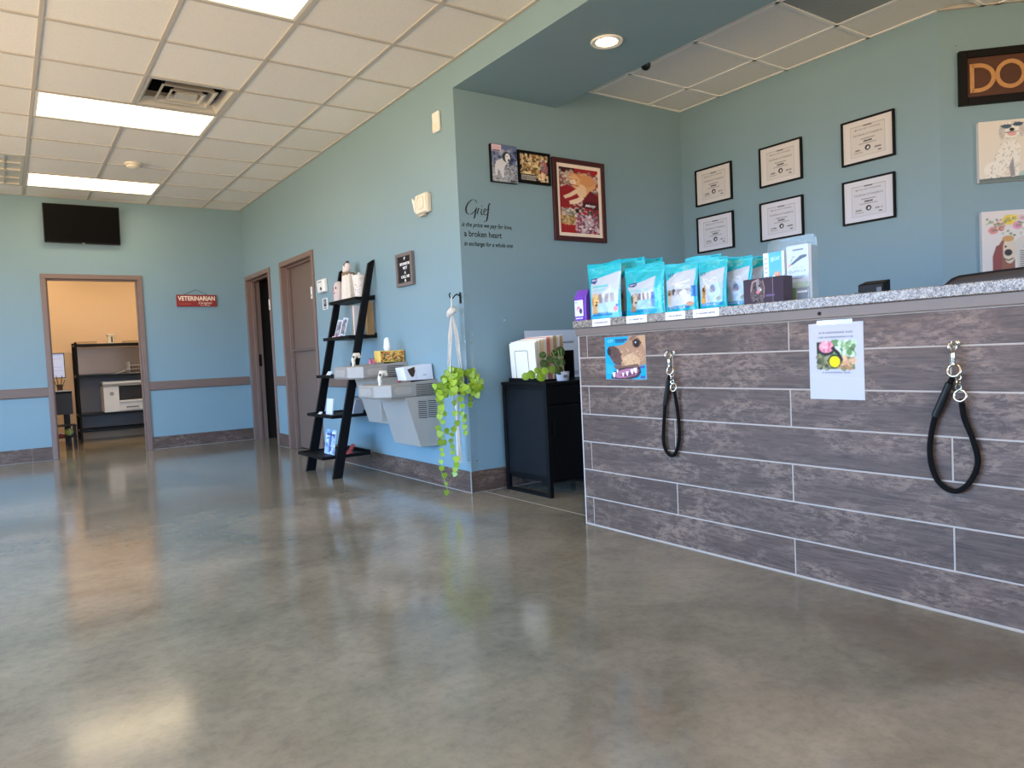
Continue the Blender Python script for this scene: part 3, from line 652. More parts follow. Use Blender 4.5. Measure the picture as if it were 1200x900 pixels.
# ================================================================== RECEPTION COUNTER
YC0, YC1 = -0.30, 3.005                       # near end (outside the frame), far end
ct = thing('reception_counter', 'reception counter clad in wood-look tiles with granite top', 'counter', (2.85, 1.35, 0))
MB().box(XC+.0004, 3.12, YC0, YC1-.004, 0.0, 1.062).build('body', GROUT, ct)
F_T = frame((XC+.010, 0, 0), (0, -1, 0), (-1, 0, 0))
rows = [0.004, .150, .300, .4515, .600, .7505, .902, 1.020]
TL = 1.212
for k in range(7):
    js = [-2.936, -1.725, -.513] if k % 2 == 0 else [-2.338, -1.127, .085]
    tiles_run(ct, F_T, -YC1+.004, -YC0, rows[k], rows[k+1], js, .011, gap=.003)
MB().box(XC-.002, XC+.012, YC1-.006, YC1-.0005, 0.002, 1.02).build('edge_trim', mat('white_edge_trim', C(214, 208, 202), .4), ct)
MB().box(XC-.012, 3.12, YC0, YC1+.012, 1.0215, 1.0615).build('apron', APRON, ct, bevel=.003)
MB(F_C).lathe([(.006, 0), (.007, .003), (.004, .005)], (-1.582, 1.040, .0125), (0, 0, 1), n=10).build('screw', BLACKM, ct)
top = MB().box(2.532, 3.19, YC0-.02, YC1+.02, 1.062, 1.1015).build('granite_top', GRANITE, ct, bevel=.003)

ZT = 1.1015                                   # granite surface
F_G = frame((2.532, 0, 0), (0, -1, 0), (-1, 0, 0))
# price labels stuck on the granite edge
for n, (p0, p1, lb) in enumerate(((694, 715, 'white price label below the leftmost teal bag'), (734, 758, 'white price label below the bag with the brown hound'),
                                  (780, 803, 'white price label below the bag with the small pet row'), (812.5, 843, 'widest white price label at the right end of the row'))):
    a0, a1 = fpx(F_G, p0, 372)[0], fpx(F_G, p1, 368)[0]
    t = thing('price_label', lb, 'label', F_G @ Vector(((a0+a1)/2, 1.0635, 0)), 'price labels on the counter edge')
    MB(F_G).box(a0, a1, 1.0635, 1.1005, .0006, .0016).build('holder', WHITE, t)
    cv = Cv(60, 18, (240, 240, 244)).scrib(.12, .85, .5, .22, (120, 120, 135), .006, n)
    poster('print', cv, F_G, a0+.001, 1.0995, a1-.001, 1.0645, .0019, t)

# ---- treat bags
TQ, TQD = (0, 172, 190), (0, 140, 165)
def bag_art(kind):
    c = Cv(56, 84, TQ); W_ = (186, 194, 205)
    c.grain(.06, kind)
    rg = random.Random(kind)
    for i in range(14): c.line([(rg.random(), rg.uniform(0, .2)), (rg.random(), rg.uniform(0, .22))], .006, (60, 215, 225), .6)  # pale strokes: shine of film wrinkles put into the colour
    if kind == 0:
        c.poly([(.14, .33), (.2, .3), (.95, .2), (1, .2), (.93, .9), (.12, .92)], W_); c.rect(.14, .9, 1, 1, (60, 180, 220))
        c.poly([(.12, .27), (.36, .26), (.36, .33), (.28, .37), (.12, .34)], (28, 50, 120)); c.text('VIRBAC', .14, .315, .2, .028, (230, 240, 250))
        c.scrib(.2, .7, .42, .035, (90, 190, 195), .008, 3, 0); c.scrib(.2, .62, .48, .03, (120, 200, 200), .006, 4, 0); c.rect(.74, .4, .77, .9, (205, 210, 220))
        c.rect(.42, .56, .86, .72, (150, 140, 140)); c.rect(.54, .56, .62, .72, (190, 200, 225)); c.rect(.72, .56, .76, .72, (200, 205, 225)); c.rect(.4, .72, .86, .9, (170, 205, 228))
        c.poly([(.16, .9), (.2, .76), (.17, .66), (.22, .56), (.34, .54), (.42, .6), (.43, .7), (.36, .78), (.38, .9)], (212, 170, 108)); c.ell(.3, .66, .11, .1, (226, 190, 130))
        c.ell(.19, .68, .045, .08, (190, 146, 88)); c.ell(.27, .615, .015, .012, (30, 20, 20)); c.ell(.385, .64, .015, .012, (30, 20, 20)); c.ell(.35, .70, .028, .018, (30, 22, 22)); c.ell(.33, .75, .05, .02, (70, 40, 35))
        c.text('CHEWS', .2, .915, .5, .03, (20, 40, 120), bold=.02); c.rect(.16, .925, .8, .94, (30, 70, 160)); c.ell(.88, .84, .05, .045, (220, 120, 130)); c.ell(.92, .78, .03, .025, (40, 80, 170))
    elif kind == 1:
        c.poly([(.1, .42), (.4, .36), (.82, .26), (.8, .58), (.8, .86), (.3, .88), (.22, .56)], W_); c.rect(.1, .88, .8, .97, (0, 160, 200))
        c.poly([(.14, .35), (.38, .34), (.38, .4), (.3, .43), (.14, .41)], (28, 50, 120)); c.text('VIRBAC', .16, .395, .2, .026, (235, 240, 250))
        c.scrib(.18, .66, .5, .035, (140, 200, 200), .007, 3, 0); c.rect(.42, .57, .8, .70, (120, 108, 112))
        for x in (.5, .6, .7): c.rect(x, .55, x+.05, .7, (215, 215, 225))
        c.rect(.4, .7, .8, .88, (150, 195, 232)); c.rect(.74, .56, .82, .86, (40, 90, 190), .8)
        c.poly([(.2, .92), (.24, .78), (.22, .66), (.26, .58), (.38, .56), (.42, .64), (.42, .74), (.36, .84), (.38, .92)], (150, 126, 104)); c.ell(.33, .7, .07, .13, (196, 180, 160)); c.ell(.25, .68, .04, .09, (110, 84, 64)); c.ell(.37, .745, .03, .02, (40, 30, 30)); c.ell(.31, .64, .013, .01, (30, 24, 22))
        c.text('DENTAL', .22, .94, .5, .03, (20, 40, 120), bold=.02)
        for i in range(16): c.line([(rg.uniform(.82, 1), rg.uniform(.35, .9)), (rg.uniform(.82, 1), rg.uniform(.35, .9))], .008, (120, 230, 235), .7)  # painted glints on the crumpled side of the film
    elif kind == 2:
        c.poly([(.06, .36), (.4, .2), (.94, .16), (.92, .86), (.14, .9), (.1, .5)], W_)
        c.text('VET', .1, .27, .24, .065, (20, 40, 110), bold=.02); c.rect(.12, .55, .94, .66, (150, 148, 156)); c.rect(.86, .5, .98, .72, (30, 110, 190))
        c.ell(.2, .64, .08, .09, (150, 110, 60)); c.rect(.14, .66, .26, .86, (196, 180, 150)); c.ell(.2, .63, .03, .025, (50, 36, 28)); c.ell(.37, .6, .06, .07, (70, 60, 60)); c.ell(.42, .68, .05, .1, (190, 190, 196))
        c.poly([(.6, .86), (.55, .62), (.7, .56), (.82, .7), (.84, .86)], (205, 205, 212)); c.ell(.82, .86, .09, .045, (190, 120, 50))
        c.rect(.14, .9, .8, .94, (40, 90, 170)); c.text('DOGS', .2, .935, .5, .03, (210, 235, 245))
        for i in range(9): c.line([(.4, .44), (rg.uniform(.1, .9), rg.uniform(.2, .84))], .006, (250, 252, 255), .8)  # near-white strokes paint the shine along creases
    else:
        c.poly([(.1, .34), (.3, .3), (.94, .22), (.9, .88), (.14, .9)], W_)
        c.text('CET', .1, .335, .24, .055, (20, 40, 110), bold=.02); c.poly([(.5, .55), (.9, .5), (.9, .86), (.5, .88)], (168, 200, 232)); c.ell(.62, .62, .09, .08, (120, 120, 150))
        c.poly([(.16, .88), (.22, .72), (.18, .56), (.26, .6), (.36, .52), (.38, .64), (.34, .74), (.36, .88)], (176, 126, 64)); c.ell(.29, .62, .05, .045, (70, 48, 32)); c.ell(.24, .84, .08, .06, (226, 160, 70)); c.ell(.31, .66, .02, .02, (20, 16, 16))
        c.ell(.8, .82, .07, .045, (120, 140, 130)); c.rect(.14, .9, .9, .945, (30, 130, 200)); c.text('CHEWS', .2, .94, .5, .03, (220, 240, 250))
        for i in range(7): c.line([(rg.uniform(.2, .8), .4), (rg.uniform(.1, .9), rg.uniform(.3, .8))], .005, (250, 252, 255), .7)  # painted wrinkle highlights across the pale panel
    return c
BAGF = {}
def bag(label, kind, yl, yr, z1, xfront, wtop=1.0, lean=0.0, turn=0.0, depth=.06):
    wd, h = yl-yr, z1-ZT; cx = (yl+yr)/2
    t = thing('treat_bag', label, 'bag', (xfront+depth/2, cx, ZT+.0006), 'teal pet treat bags on the counter'); t.rotation_euler = (0, lean, turn)
    if kind not in BAGF: BAGF[kind] = bag_art(kind)
    rs = np.random.RandomState(kind*7+3); ph = rs.rand(6)*6
    def depth_at(u, v):
        prof = np.clip((v-.05)/.45, 0, 1)**.8*(1-.12*np.clip((v-.9)/.1, 0, 1))
        return depth/2*np.clip(np.sin(np.pi*u), 0, 1)**.55*prof + .0022*np.sin(u*17+v*9+ph[0])*np.sin(v*23+ph[1])*np.sin(np.pi*u)*np.clip(v*5, 0, 1)
    def S(sgn):
        def f(u, v):
            k = wtop+(1-wtop)*v - .05*np.sin(np.pi*np.clip((v-.15)/.85, 0, 1))
            y = -(u-.5)*wd*k; z = (1-v)*h + .004*np.sin(u*6+ph[2])*(v < .03)
            return np.stack([-sgn*depth_at(u, v)-.0004*sgn, y, z], 1)
        return f
    me = grid_mesh('pouch_front', BAGF[kind], S(1)); me.materials.append(P_GLOSS); link('pouch_front', me, t)
    me = grid_mesh('pouch_back', Cv(24, 30, TQD), S(-1)); me.flip_normals(); me.materials.append(P_GLOSS); link('pouch_back', me, t)
    k0 = wtop; mb = MB()
    for q in range(3): mb.box(-.0012, .0012, -wd*k0/2, wd*k0/2, h*(.985-.035*q)-.001, h*(.985-.035*q)+.001)
    mb.build('zip_seal', mat('teal_film', C(0, 172, 190), .25), None).parent = t
    mb = MB(); n = 12
    mb.loft([[(d/2*1.7*0.5*math.sin(math.pi*max(.001, min(.999, q/n)))**.55*(1 if sg else -1), wd/2-wd*q/n, z) for sg, rng in ((1, range(n+1)), (0, range(n, -1, -1))) for q in rng] for d, z in ((depth*.95, 0.0), (depth, .004))])
    mb.build('bottom_gusset', mat('teal_film', C(0, 172, 190), .25), None).parent = t
    return t
def yb(px, py, X): return on(px, py, 0, X).y
bag('large teal bag with the golden puppy, leftmost in the row', 0, 2.925, 2.690, 1.390, 2.548, 1.10)
bag('plain-topped teal bag directly behind the golden puppy bag', 3, 2.80, 2.60, 1.40, 2.63, 1.05)
bag('teal bag at the back between the puppy bag and hound bag', 3, 2.74, 2.56, 1.395, 2.72, 1.0)
bag('crinkled teal bag with the brown hound, second in the row', 1, 2.655, 2.392, 1.342, 2.548, 1.02)
bag('teal bag with a row of small pets, third in the row', 2, 2.385, 2.192, 1.322, 2.548, 1.03)
bag('teal bag peeking out above the small pets bag', 3, 2.33, 2.13, 1.350, 2.63, 1.05)
bag('teal bag with the shepherd dog and bright window', 3, 2.183, 2.034, 1.322, 2.548, 1.10)
bag('teal bag half hidden directly behind the shepherd dog bag', 3, 2.125, 1.955, 1.318, 2.616, 1.06)
bag('teal bag third back behind the shepherd dog bag', 3, 2.105, 1.935, 1.318, 2.684, 1.06)
bag('rearmost teal bag beside the brochure holder', 3, 2.09, 1.925, 1.306, 2.752, 1.04)
# ---- purple pack at the far left end
t = thing('treat_pack', 'small purple and white pack at the left end of the counter', 'pack', (2.60, 3.004, ZT+.0005))
a, b = -.048, .048
mb = MB(Matrix.Translation((2.60, 3.004, ZT+.0005))); mb.loft([[(-.028, a, 0), (.028, a, 0), (.028, b, 0), (-.028, b, 0)], [(-.03, a, .06), (.03, a, .06), (.03, b, .06), (-.03, b, .06)], [(-.025, a, .13), (.025, a, .13), (.025, b, .13), (-.025, b, .13)], [(-.004, a, .168), (.004, a, .168), (.004, b, .168), (-.004, b, .168)]])
mb.build('pouch', mat('purple_film', C(112, 60, 176), .3), t, bevel=.004)
cv = Cv(40, 60, (222, 222, 236)); cv.rect(0, 0, 1, .12, (120, 64, 186)); cv.text('VET', .08, .24, .3, .06, (40, 40, 110)); cv.ell(.45, .5, .22, .12, (210, 150, 190)); cv.ell(.7, .6, .15, .12, (70, 70, 110)); cv.ell(.4, .55, .08, .06, (240, 230, 240)); cv.rect(0, .82, 1, 1, (106, 70, 190)); cv.scrib(.1, .9, .9, .05, (230, 220, 250), .01, 4, 0)
poster('print', cv, frame((2.5695, 3.004, ZT), (0, -1, 0), (-1, 0, 0)), -.040, .126, .030, .004, .0, t, P_GLOSS).location.x = -.0015
t = thing('dark_pack', 'dark purple pack standing behind the purple and white pack', 'pack', (2.685, 2.985, ZT+.0005))
MB(Matrix.Translation((2.685, 2.985, ZT+.0005))).loft([[(-.03, -.05, 0), (.03, -.05, 0), (.03, .05, 0), (-.03, .05, 0)], [(-.028, -.05, .1), (.028, -.05, .1), (.028, .05, .1), (-.028, .05, .1)], [(-.004, -.05, .15), (.004, -.05, .15), (.004, .05, .15), (-.004, .05, .15)]]).build('pouch', mat('dark_purple_film', C(52, 34, 78), .35), t, bevel=.004)
MB(Matrix.Translation((2.685, 2.985, ZT+.0005))).box(-.005, .005, -.05, .05, .145, .158).build('top_seal', mat('purple_film', C(112, 60, 176), .3), t)

# ---- dark box with the dog portrait
y0, y1 = 1.752, 1.942
t = thing('display_box', 'dark purple box with a grey dog portrait', 'box', (2.60, (y0+y1)/2, ZT+.0005))
DPUR = mat('dark_plum_card', C(62, 50, 66), .5)
MB().box(2.566, 2.630, y0, y1, ZT+.0005, ZT+.104).build('carton', DPUR, t, bevel=.002)
MB().box(2.5650, 2.5662, y0+.046, y0+.0485, ZT+.001, ZT+.104).build('corner_seam', mat('pale_plum_card', C(120, 104, 122), .5), t)
cv = Cv(80, 44, (62, 50, 66)); cv.rect(.76, 0, 1, 1, (54, 42, 58))
cv.ell(.36, .48, .17, .44, (120, 110, 112)); cv.ell(.36, .5, .14, .40, (74, 66, 70)); cv.ell(.23, .52, .055, .36, (92, 80, 84)); cv.ell(.49, .50, .055, .36, (88, 78, 82)); cv.poly([(.33, .05), (.40, .05), (.46, .5), (.40, .62), (.35, .5)], (150, 142, 146)); cv.ell(.42, .46, .05, .08, (168, 160, 164)); cv.ell(.45, .47, .018, .035, (235, 232, 235)); cv.ell(.37, .56, .04, .07, (214, 120, 140)); cv.ell(.29, .36, .03, .04, (30, 24, 26)); cv.ell(.42, .3, .03, .04, (36, 30, 32))
cv.line([(.2, .5), (.24, .12), (.4, .03)], .012, (180, 150, 150)); cv.line([(.50, .1), (.54, .4), (.52, .8)], .010, (160, 130, 132)); cv.specks(.25, .65, .5, .98, [(96, 88, 92), (52, 44, 48), (120, 112, 116)], 40, .03, .05, 3); cv.scrib(.58, .78, .72, .07, (110, 90, 140), .006, 2, 0)
poster('print', cv, frame((2.566, 0, 0), (0, -1, 0), (-1, 0, 0)), -y1+.002, ZT+.102, -y0-.002, ZT+.0035, .0006, t)

# ---- clear brochure holder with two brochures
t = thing('brochure_holder', 'clear acrylic brochure holder with a rounded back plate', 'holder', (2.69, 1.80, ZT+.0005))
ya, yc = 1.695, 1.925
arc = lambda cx_, cz_, s0: [(2.716, cx_+.03*math.cos(R(s0+i*15)), cz_+.03*math.sin(R(s0+i*15))) for i in range(7)]
pts = [(2.716, ya, ZT+.001), (2.716, yc, ZT+.001)]+arc(yc-.03, ZT+.242, 0)+arc(ya+.03, ZT+.242, 90)
MB().prism(pts, (.003, 0, 0)).build('back_plate', ACRYL_B, t)
MB().box(2.652, 2.716, ya, yc, ZT+.001, ZT+.004).build('base', ACRYL_B, t)
for y in (ya, (ya+yc)/2-.0015, yc-.003): MB().box(2.652, 2.715, y, y+.003, ZT+.004, ZT+.075).build('divider', ACRYL_B, t)
MB().box(2.649, 2.652, ya, yc, ZT+.001, ZT+.062).build('front_lip', ACRYL_B, t)
for y in (ya+.05, yc-.05): MB().torus((2.714, y, ZT+.238), (1, 0, 0), .011, .0025).build('hanging_hole', ACRYL_B, t)
def brochure(label, yr, yl, zt, cv, x):
    b = thing('brochure', label, 'brochure', (x, (yl+yr)/2, ZT+.006))
    n = 3
    for i in range(n): MB().box(x+.004*i, x+.004*i+.0012, yr-.003*i, yl-.003*i, ZT+.006, zt-.002*i).build('leaflet', PAPER, b)
    poster('print', cv, frame((x, 0, 0), (0, -1, 0), (-1, 0, 0)), -yl, zt, -yr, ZT+.006, .0006, b, P_GLOSS)
cv = Cv(64, 100, (60, 170, 200)); cv.rect(0, 0, .26, 1, (228, 234, 238)); cv.rect(.86, 0, 1, 1, (210, 226, 234)); cv.text('@CAT', .36, .17, .42, .065, (200, 235, 245), bold=.01)
for i in range(5): cv.scrib(.07, .2, .12+.09*i, .02, (150, 156, 170), .006, i, 0)
cv.ell(.62, .50, .15, .11, (222, 150, 96)); cv.ell(.74, .52, .07, .13, (200, 128, 72)); cv.ell(.50, .52, .12, .055, (240, 236, 232)); cv.ell(.40, .515, .035, .03, (20, 18, 18)); cv.ell(.60, .46, .018, .014, (20, 18, 18)); cv.poly([(.55, .6), (.78, .58), (.84, .72), (.6, .72)], (228, 170, 118)); cv.rect(.6, .66, .72, .74, (14, 14, 16)); cv.text('CARE', .36, .9, .4, .06, (220, 240, 245))
brochure('light blue brochure with a beagle head', 1.820, 1.922, 1.318, cv, 2.680)
cv = Cv(64, 130, (190, 200, 216)); cv.rect(0, .68, 1, 1, (150, 168, 160)); cv.rect(0, .72, .4, 1, (96, 130, 40)); cv.scrib(.3, .75, .09, .02, (60, 60, 90), .008, 2, 0)
cv.poly([(.12, .36), (.4, .27), (.62, .20), (.8, .19), (.92, .2), (.9, .235), (.7, .26), (.5, .3), (.3, .35)], (34, 34, 40)); cv.line([(.2, .3), (.3, .2), (.4, .22)], .01, (60, 60, 66)); cv.ell(.14, .36, .06, .02, (226, 120, 80)); cv.text('EASY TO', .28, .42, .5, .02, (90, 120, 140)); cv.text('QUAN CA', .08, .50, .78, .05, (60, 76, 104)); cv.scrib(.2, .8, .575, .014, (110, 130, 160), .007, 3, .05); cv.scrib(.2, .7, .605, .014, (110, 130, 160), .007, 5, .05); cv.poly([(.0, .72), (.5, .66), (1, .7), (1, .76), (0, .78)], (170, 190, 180)); cv.rect(.42, .78, .95, .98, (120, 130, 150)); cv.scrib(.46, .9, .85, .03, (230, 235, 245), .012, 5, 0)
brochure('tall pale brochure with a leaping black dog', 1.702, 1.802, 1.330, cv, 2.668)
# ---- small black device, dark pad at the right
t = thing('card_reader', 'small black card reader at the back of the counter', 'card reader', (2.77, 1.495, ZT+.0005))
MB().prism([(2.745, 1.445, ZT+.0005), (2.80, 1.445, ZT+.0005), (2.80, 1.445, ZT+.060), (2.745, 1.445, ZT+.045)], (0, .10, 0)).build('body', BLACKP, t, bevel=.004)
MB().box(2.7435, 2.746, 1.452, 1.47, ZT+.01, ZT+.03).build('slot', mat('grey_plastic', C(80, 80, 84), .4), t)
MB().tube([(2.76, 1.545, ZT+.01), (2.75, 1.56, ZT+.012), (2.76, 1.57, ZT+.006)], .004).build('cable', BLACKP, t, smooth=50)
t = thing('leather_pad', 'dark brown rounded leather bag lying on the counter', 'bag', (2.88, .90, ZT+.0005))
prof = [(1.262, .0), (1.25, .014), (1.225, .038), (1.20, .047), (1.1, .051), (.9, .056), (.6, .058), (.56, .05), (.54, .0)]
mb = MB(); mb.loft([[(x, y, ZT+.0005+z*k) for y, z in prof] for x, k in ((2.79, .55), (2.80, .92), (2.83, 1.0), (2.95, 1.0), (2.99, .9), (3.0, .55))]); mb.build('body', mat('dark_brown_leather', C(38, 28, 28), .45, noise=.2, scale=40), t, smooth=50)
mb = MB(); mb.tube([(2.797, y, ZT+.002+z*.86) for y, z in prof[1:-1]], .003, 6); mb.build('piping', mat('black_piping', C(14, 12, 12), .5), t, smooth=50)

# ---- poster with the open dog mouth, flyer
def sheet(name, label, cat, F, pl, pr, cv, th=.001, out=.0026, mt=None, part='print'):
    (a0, b1), (a1, b0) = pl, pr
    t = thing(name, label, cat, F @ Vector(((a0+a1)/2, b0, out)))
    MB(F).box(a0, a1, b0, b1, out, out+th).build('sheet', PAPER, t)
    poster('print', cv, F, a0+.0005, b1-.0005, a1-.0005, b0+.0005, out+th+.0004, t, mt)
    return t
cv = Cv(110, 92, (0, 160, 205))
cv.poly([(.62, 0), (1, 0), (1, .66), (.8, .7), (.6, .66), (.42, .70), (.2, .6), (.1, .42), (.06, .26), (.2, .22), (.45, .2), (.56, .12)], (172, 132, 104))
cv.poly([(.10, .22), (.24, .21), (.36, .3), (.42, .5), (.4, .68), (.26, .66), (.14, .5), (.08, .36)], (96, 72, 66)); cv.ell(.11, .34, .05, .1, (44, 34, 36)); cv.poly([(.42, .5), (.66, .4), (.86, .5), (.84, .68), (.5, .69)], (206, 168, 130)); cv.poly([(.82, 0), (1, 0), (1, .34), (.92, .2)], (196, 154, 116)); cv.poly([(.6, .1), (.7, 0), (.82, 0), (.68, .1)], (130, 96, 80))
cv.ell(.79, .17, .10, .11, (110, 80, 66)); cv.ell(.79, .18, .072, .085, (36, 24, 24)); cv.ell(.77, .155, .016, .02, (210, 210, 220)); cv.line([(.7, .13), (.8, .09), (.9, .17)], .012, (60, 40, 36))
cv.poly([(.14, .98), (.16, .86), (.30, .76), (.50, .70), (.74, .68), (.86, .72), (.88, .84), (.80, .95), (.6, 1.0), (.3, 1.0)], (74, 52, 58)); cv.poly([(.22, .92), (.34, .80), (.54, .75), (.76, .73), (.82, .80), (.76, .90), (.5, .96), (.3, .97)], (176, 116, 146)); cv.poly([(.34, .90), (.5, .85), (.74, .82), (.74, .89), (.5, .94)], (112, 62, 88)); cv.poly([(.2, .66), (.45, .69), (.8, .64), (.86, .72), (.5, .72), (.26, .76)], (120, 88, 74))
for x, y, q in ((.21, .86, 1.5), (.30, .80, .8), (.44, .87, 1.0), (.54, .84, 1.2), (.66, .79, 1.4), (.74, .76, 1.5)): cv.poly([(x-.03*q, y-.02), (x+.03*q, y-.03), (x+.012*q, y+.065*q), (x-.012*q, y+.055*q)], (238, 234, 236))
cv.specks(.4, .3, .95, .64, [(190, 150, 116), (214, 176, 138), (160, 120, 92), (226, 192, 154)], 90, .02, .012, 6); cv.specks(.12, .26, .42, .62, [(84, 62, 58), (110, 84, 76), (70, 52, 50)], 60, .018, .012, 7)
cv.rect(0, 0, .55, .012, (20, 120, 160)); cv.text('CET', .08, .13, .14, .06, (190, 235, 245)); cv.scrib(.28, .56, .08, .03, (20, 70, 110), .008, 1, 0); cv.scrib(.28, .5, .125, .025, (20, 80, 120), .006, 2, 0)
for p in (.69, .92): cv.rect(.86, p, .97, p+.055, (80, 84, 150))
for q in range(5): cv.line([(.04, .64+.05*q), (.2, .7+.04*q)], .005, (90, 205, 230))
sheet('poster', 'square poster of a dog snout and open mouth', 'poster', F_C, (fpx(F_C, 709, 394)[0], 1.003), (fpx(F_C, 756.5, 393)[0], .788), cv)
cv = Cv(80, 108, (196, 196, 206))
cv.scrib(.2, .8, .125, .022, (140, 142, 158), .004, 1, .12); cv.scrib(.18, .84, .185, .022, (140, 142, 158), .004, 2, .12)
cv.rect(.15, .245, .84, .60, (92, 110, 74)); cv.specks(.45, .25, .83, .45, [(140, 176, 120), (190, 214, 180), (96, 140, 84), (220, 232, 216)], 60, .05, .035, 4); cv.specks(.5, .45, .83, .59, [(214, 160, 124), (176, 130, 96), (226, 186, 150), (130, 130, 84)], 50, .05, .03, 5); cv.specks(.16, .4, .45, .59, [(70, 78, 52), (104, 104, 70), (60, 62, 46), (150, 150, 120)], 40, .05, .03, 6); cv.rect(.15, .245, .24, .4, (44, 56, 40))
cv.ell(.33, .335, .16, .09, (50, 44, 50)); cv.ell(.33, .31, .135, .08, (226, 140, 160)); cv.specks(.23, .25, .43, .36, [(240, 170, 184), (206, 110, 134), (248, 196, 204)], 26, .03, .022, 7); cv.line([(.45, .33), (.55, .40), (.60, .48)], .03, (40, 36, 44)); cv.ell(.48, .5, .12, .088, (52, 52, 40)); cv.ell(.48, .505, .098, .072, (236, 228, 20))
cv.scrib(.25, .75, .645, .02, (150, 150, 170), .005, 3, .05); cv.line([(.0, .68), (1, .74)], .003, (206, 212, 232))
t = sheet('flyer', 'white paper flyer with a flower photo taped to counter tiles', 'flyer', F_C, (fpx(F_C, 948, 380)[0], 1.002), (fpx(F_C, 1012, 377)[0], .715), cv)
a0, a1 = fpx(F_C, 948, 380)[0], fpx(F_C, 1012, 377)[0]
MB(F_C).box(a0+.035, a1-.04, .995, 1.0135, .0040, .0043).build('tape', clear_mat('clear_tape', .12, haze=.35), t)

# ---- rope leashes on hooks
def leash(label, ya, z0, loop, zb, s=1.0):
    """ya, z0: hook on the wall; loop: list of (dy,z) of the rope from left end round to right end"""
    hk = thing('wall_hook', 'nickel screw hook holding the '+label.split(' leash')[0]+' leash', 'hook', F_C @ Vector((-ya, z0-.012, .0)))
    mb = MB(F_C); mb.lathe([(.010, .0012), (.010, .004), (.004, .006)], (-ya, z0, 0), (0, 0, 1), 14); mb.build('plate', CHROME, hk, smooth=40)
    mb = MB(F_C); mb.tube([(-ya, z0, .004), (-ya, z0, .022), (-ya, z0-.010, .032), (-ya, z0-.012, .040), (-ya, z0-.002, .048), (-ya, z0+.008, .046)], .0028, 8); mb.build('hook', CHROME, hk, smooth=60)
    t = thing('leash', label, 'leash', F_C @ Vector((-ya, zb, .02)))
    zr = z0-.004
    mb = MB(F_C); mb.torus((-ya, zr-.006, .040), (1, 0, .35), .016*s, .0045*s, 18); mb.build('snap_eye', CHROME, t, smooth=60)
    mb = MB(F_C); mb.lathe([(.007*s, 0), (.0085*s, -.006), (.0085*s, -.03*s), (.006*s, -.036*s), (.008*s, -.042*s), (.005*s, -.046*s)], (-ya, zr-.022*s, .036), (0, 1, 0), 14); mb.build('snap_body', CHROME, t, smooth=50)
    zq = zr-.082*s
    mb = MB(F_C); mb.torus((-ya, zq, .030), (0, .25, 1), .020*s, .0045*s, 20); mb.build('ring', CHROME, t, smooth=60)
    for i in range(3):
        mb = MB(F_C); mb.torus((-ya+.012*s, zq-(.022+.016*i)*s, .030), (1, 0, .2) if i % 2 else (.25, 0, 1), .0085*s, .003*s, 14, 6); mb.build('chain_link', CHROME, t, smooth=60)
    zr2 = zq-.082*s
    mb = MB(F_C); mb.torus((-ya+.016*s, zr2, .028), (0, .2, 1), .0185*s, .0045*s, 20); mb.build('ring', CHROME, t, smooth=60)
    pts = [Vector((-ya-.004, zq-.022*s, .028))]+[Vector((-ya+d, z, .017)) for d, z in loop]+[Vector((-ya+.018*s, zr2-.012*s, .026))]
    sm = []
    for i in range(len(pts)-1):                     # Catmull-Rom
        p0, p1, p2, p3 = pts[max(i-1, 0)], pts[i], pts[i+1], pts[min(i+2, len(pts)-1)]
        for k in range(6):
            q = k/6; sm.append(.5*((2*p1)+(-p0+p2)*q+(2*p0-5*p1+4*p2-p3)*q*q+(-p0+3*p1-3*p2+p3)*q**3))
    sm.append(pts[-1])
    MB(F_C).tube(sm, .0088*s, 10).build('rope', LROPE, t, smooth=60)
    a_ = sm[2]; b_ = sm[9]
    MB(F_C).tube([a_, (a_+b_)/2, b_], .0125*s, 10).build('rope_collar', mat('black_rubber', C(12, 12, 13), .5), t, smooth=60)
def lp(ya, pts): return [(-(on(x, y, 0, XC-.017).y)+ya, on(x, y, 0, XC-.017).z) for x, y in pts]
y1 = on(784.5, 414, 0, XC-.03).y
leash('narrow black rope leash hanging beside the snout poster', y1, .912, lp(y1, [(780.5, 460), (778.5, 490), (777.5, 515), (781, 529), (787.5, 534), (793, 528), (796, 510), (794.5, 485)]), .42, .95)
y2 = on(1117.5, 405, 0, XC-.03).y
leash('wide black rope leash hanging right of the flyer', y2, .908, lp(y2, [(1102, 470), (1092, 505), (1090, 535), (1097, 560), (1110, 573), (1124, 575), (1138, 563), (1146, 541), (1140, 515), (1130, 490)]), .40, 1.0)

# ================================================================== THINGS ON THE WALLS
def wthing(name, label, cat, F, a, b, out=0.0, group=None): return thing(name, label, cat, F @ Vector((a, b, out)), group)
def ring(mb, a0, a1, b0, b1, w_, c0, c1):
    mb.box(a0, a0+w_, b0, b1, c0, c1); mb.box(a1-w_, a1, b0, b1, c0, c1); mb.box(a0+w_, a1-w_, b0, b0+w_, c0, c1); mb.box(a0+w_, a1-w_, b1-w_, b1, c0, c1); return mb
# television, tilted down on a bracket
t = wthing('television', 'black wall-mounted television above the office doorway', 'television', F_B, .82, 2.39, .02)
T = F_B @ Matrix.Translation((.825, 2.605, .10)) @ Matrix.Rotation(R(7), 4, 'X')
MB(T).box(-.37, .37, -.212, .212, -.03, .0).build('casing', BLACKP, t, bevel=.004)
MB(T).box(-.361, .361, -.196, .203, .0, .0012).build('screen', SCREEN, t)
MB(T).box(-.012, .012, -.209, -.203, .0005, .002).build('logo', mat('silver_mark', C(200, 200, 205), .3), t)
MB(F_B).box(.72, .93, 2.50, 2.70, .001, .012).build('wall_bracket', BLACKM, t)
MB(F_B).box(.78, .87, 2.56, 2.64, .012, .075).build('bracket_arm', BLACKM, t)
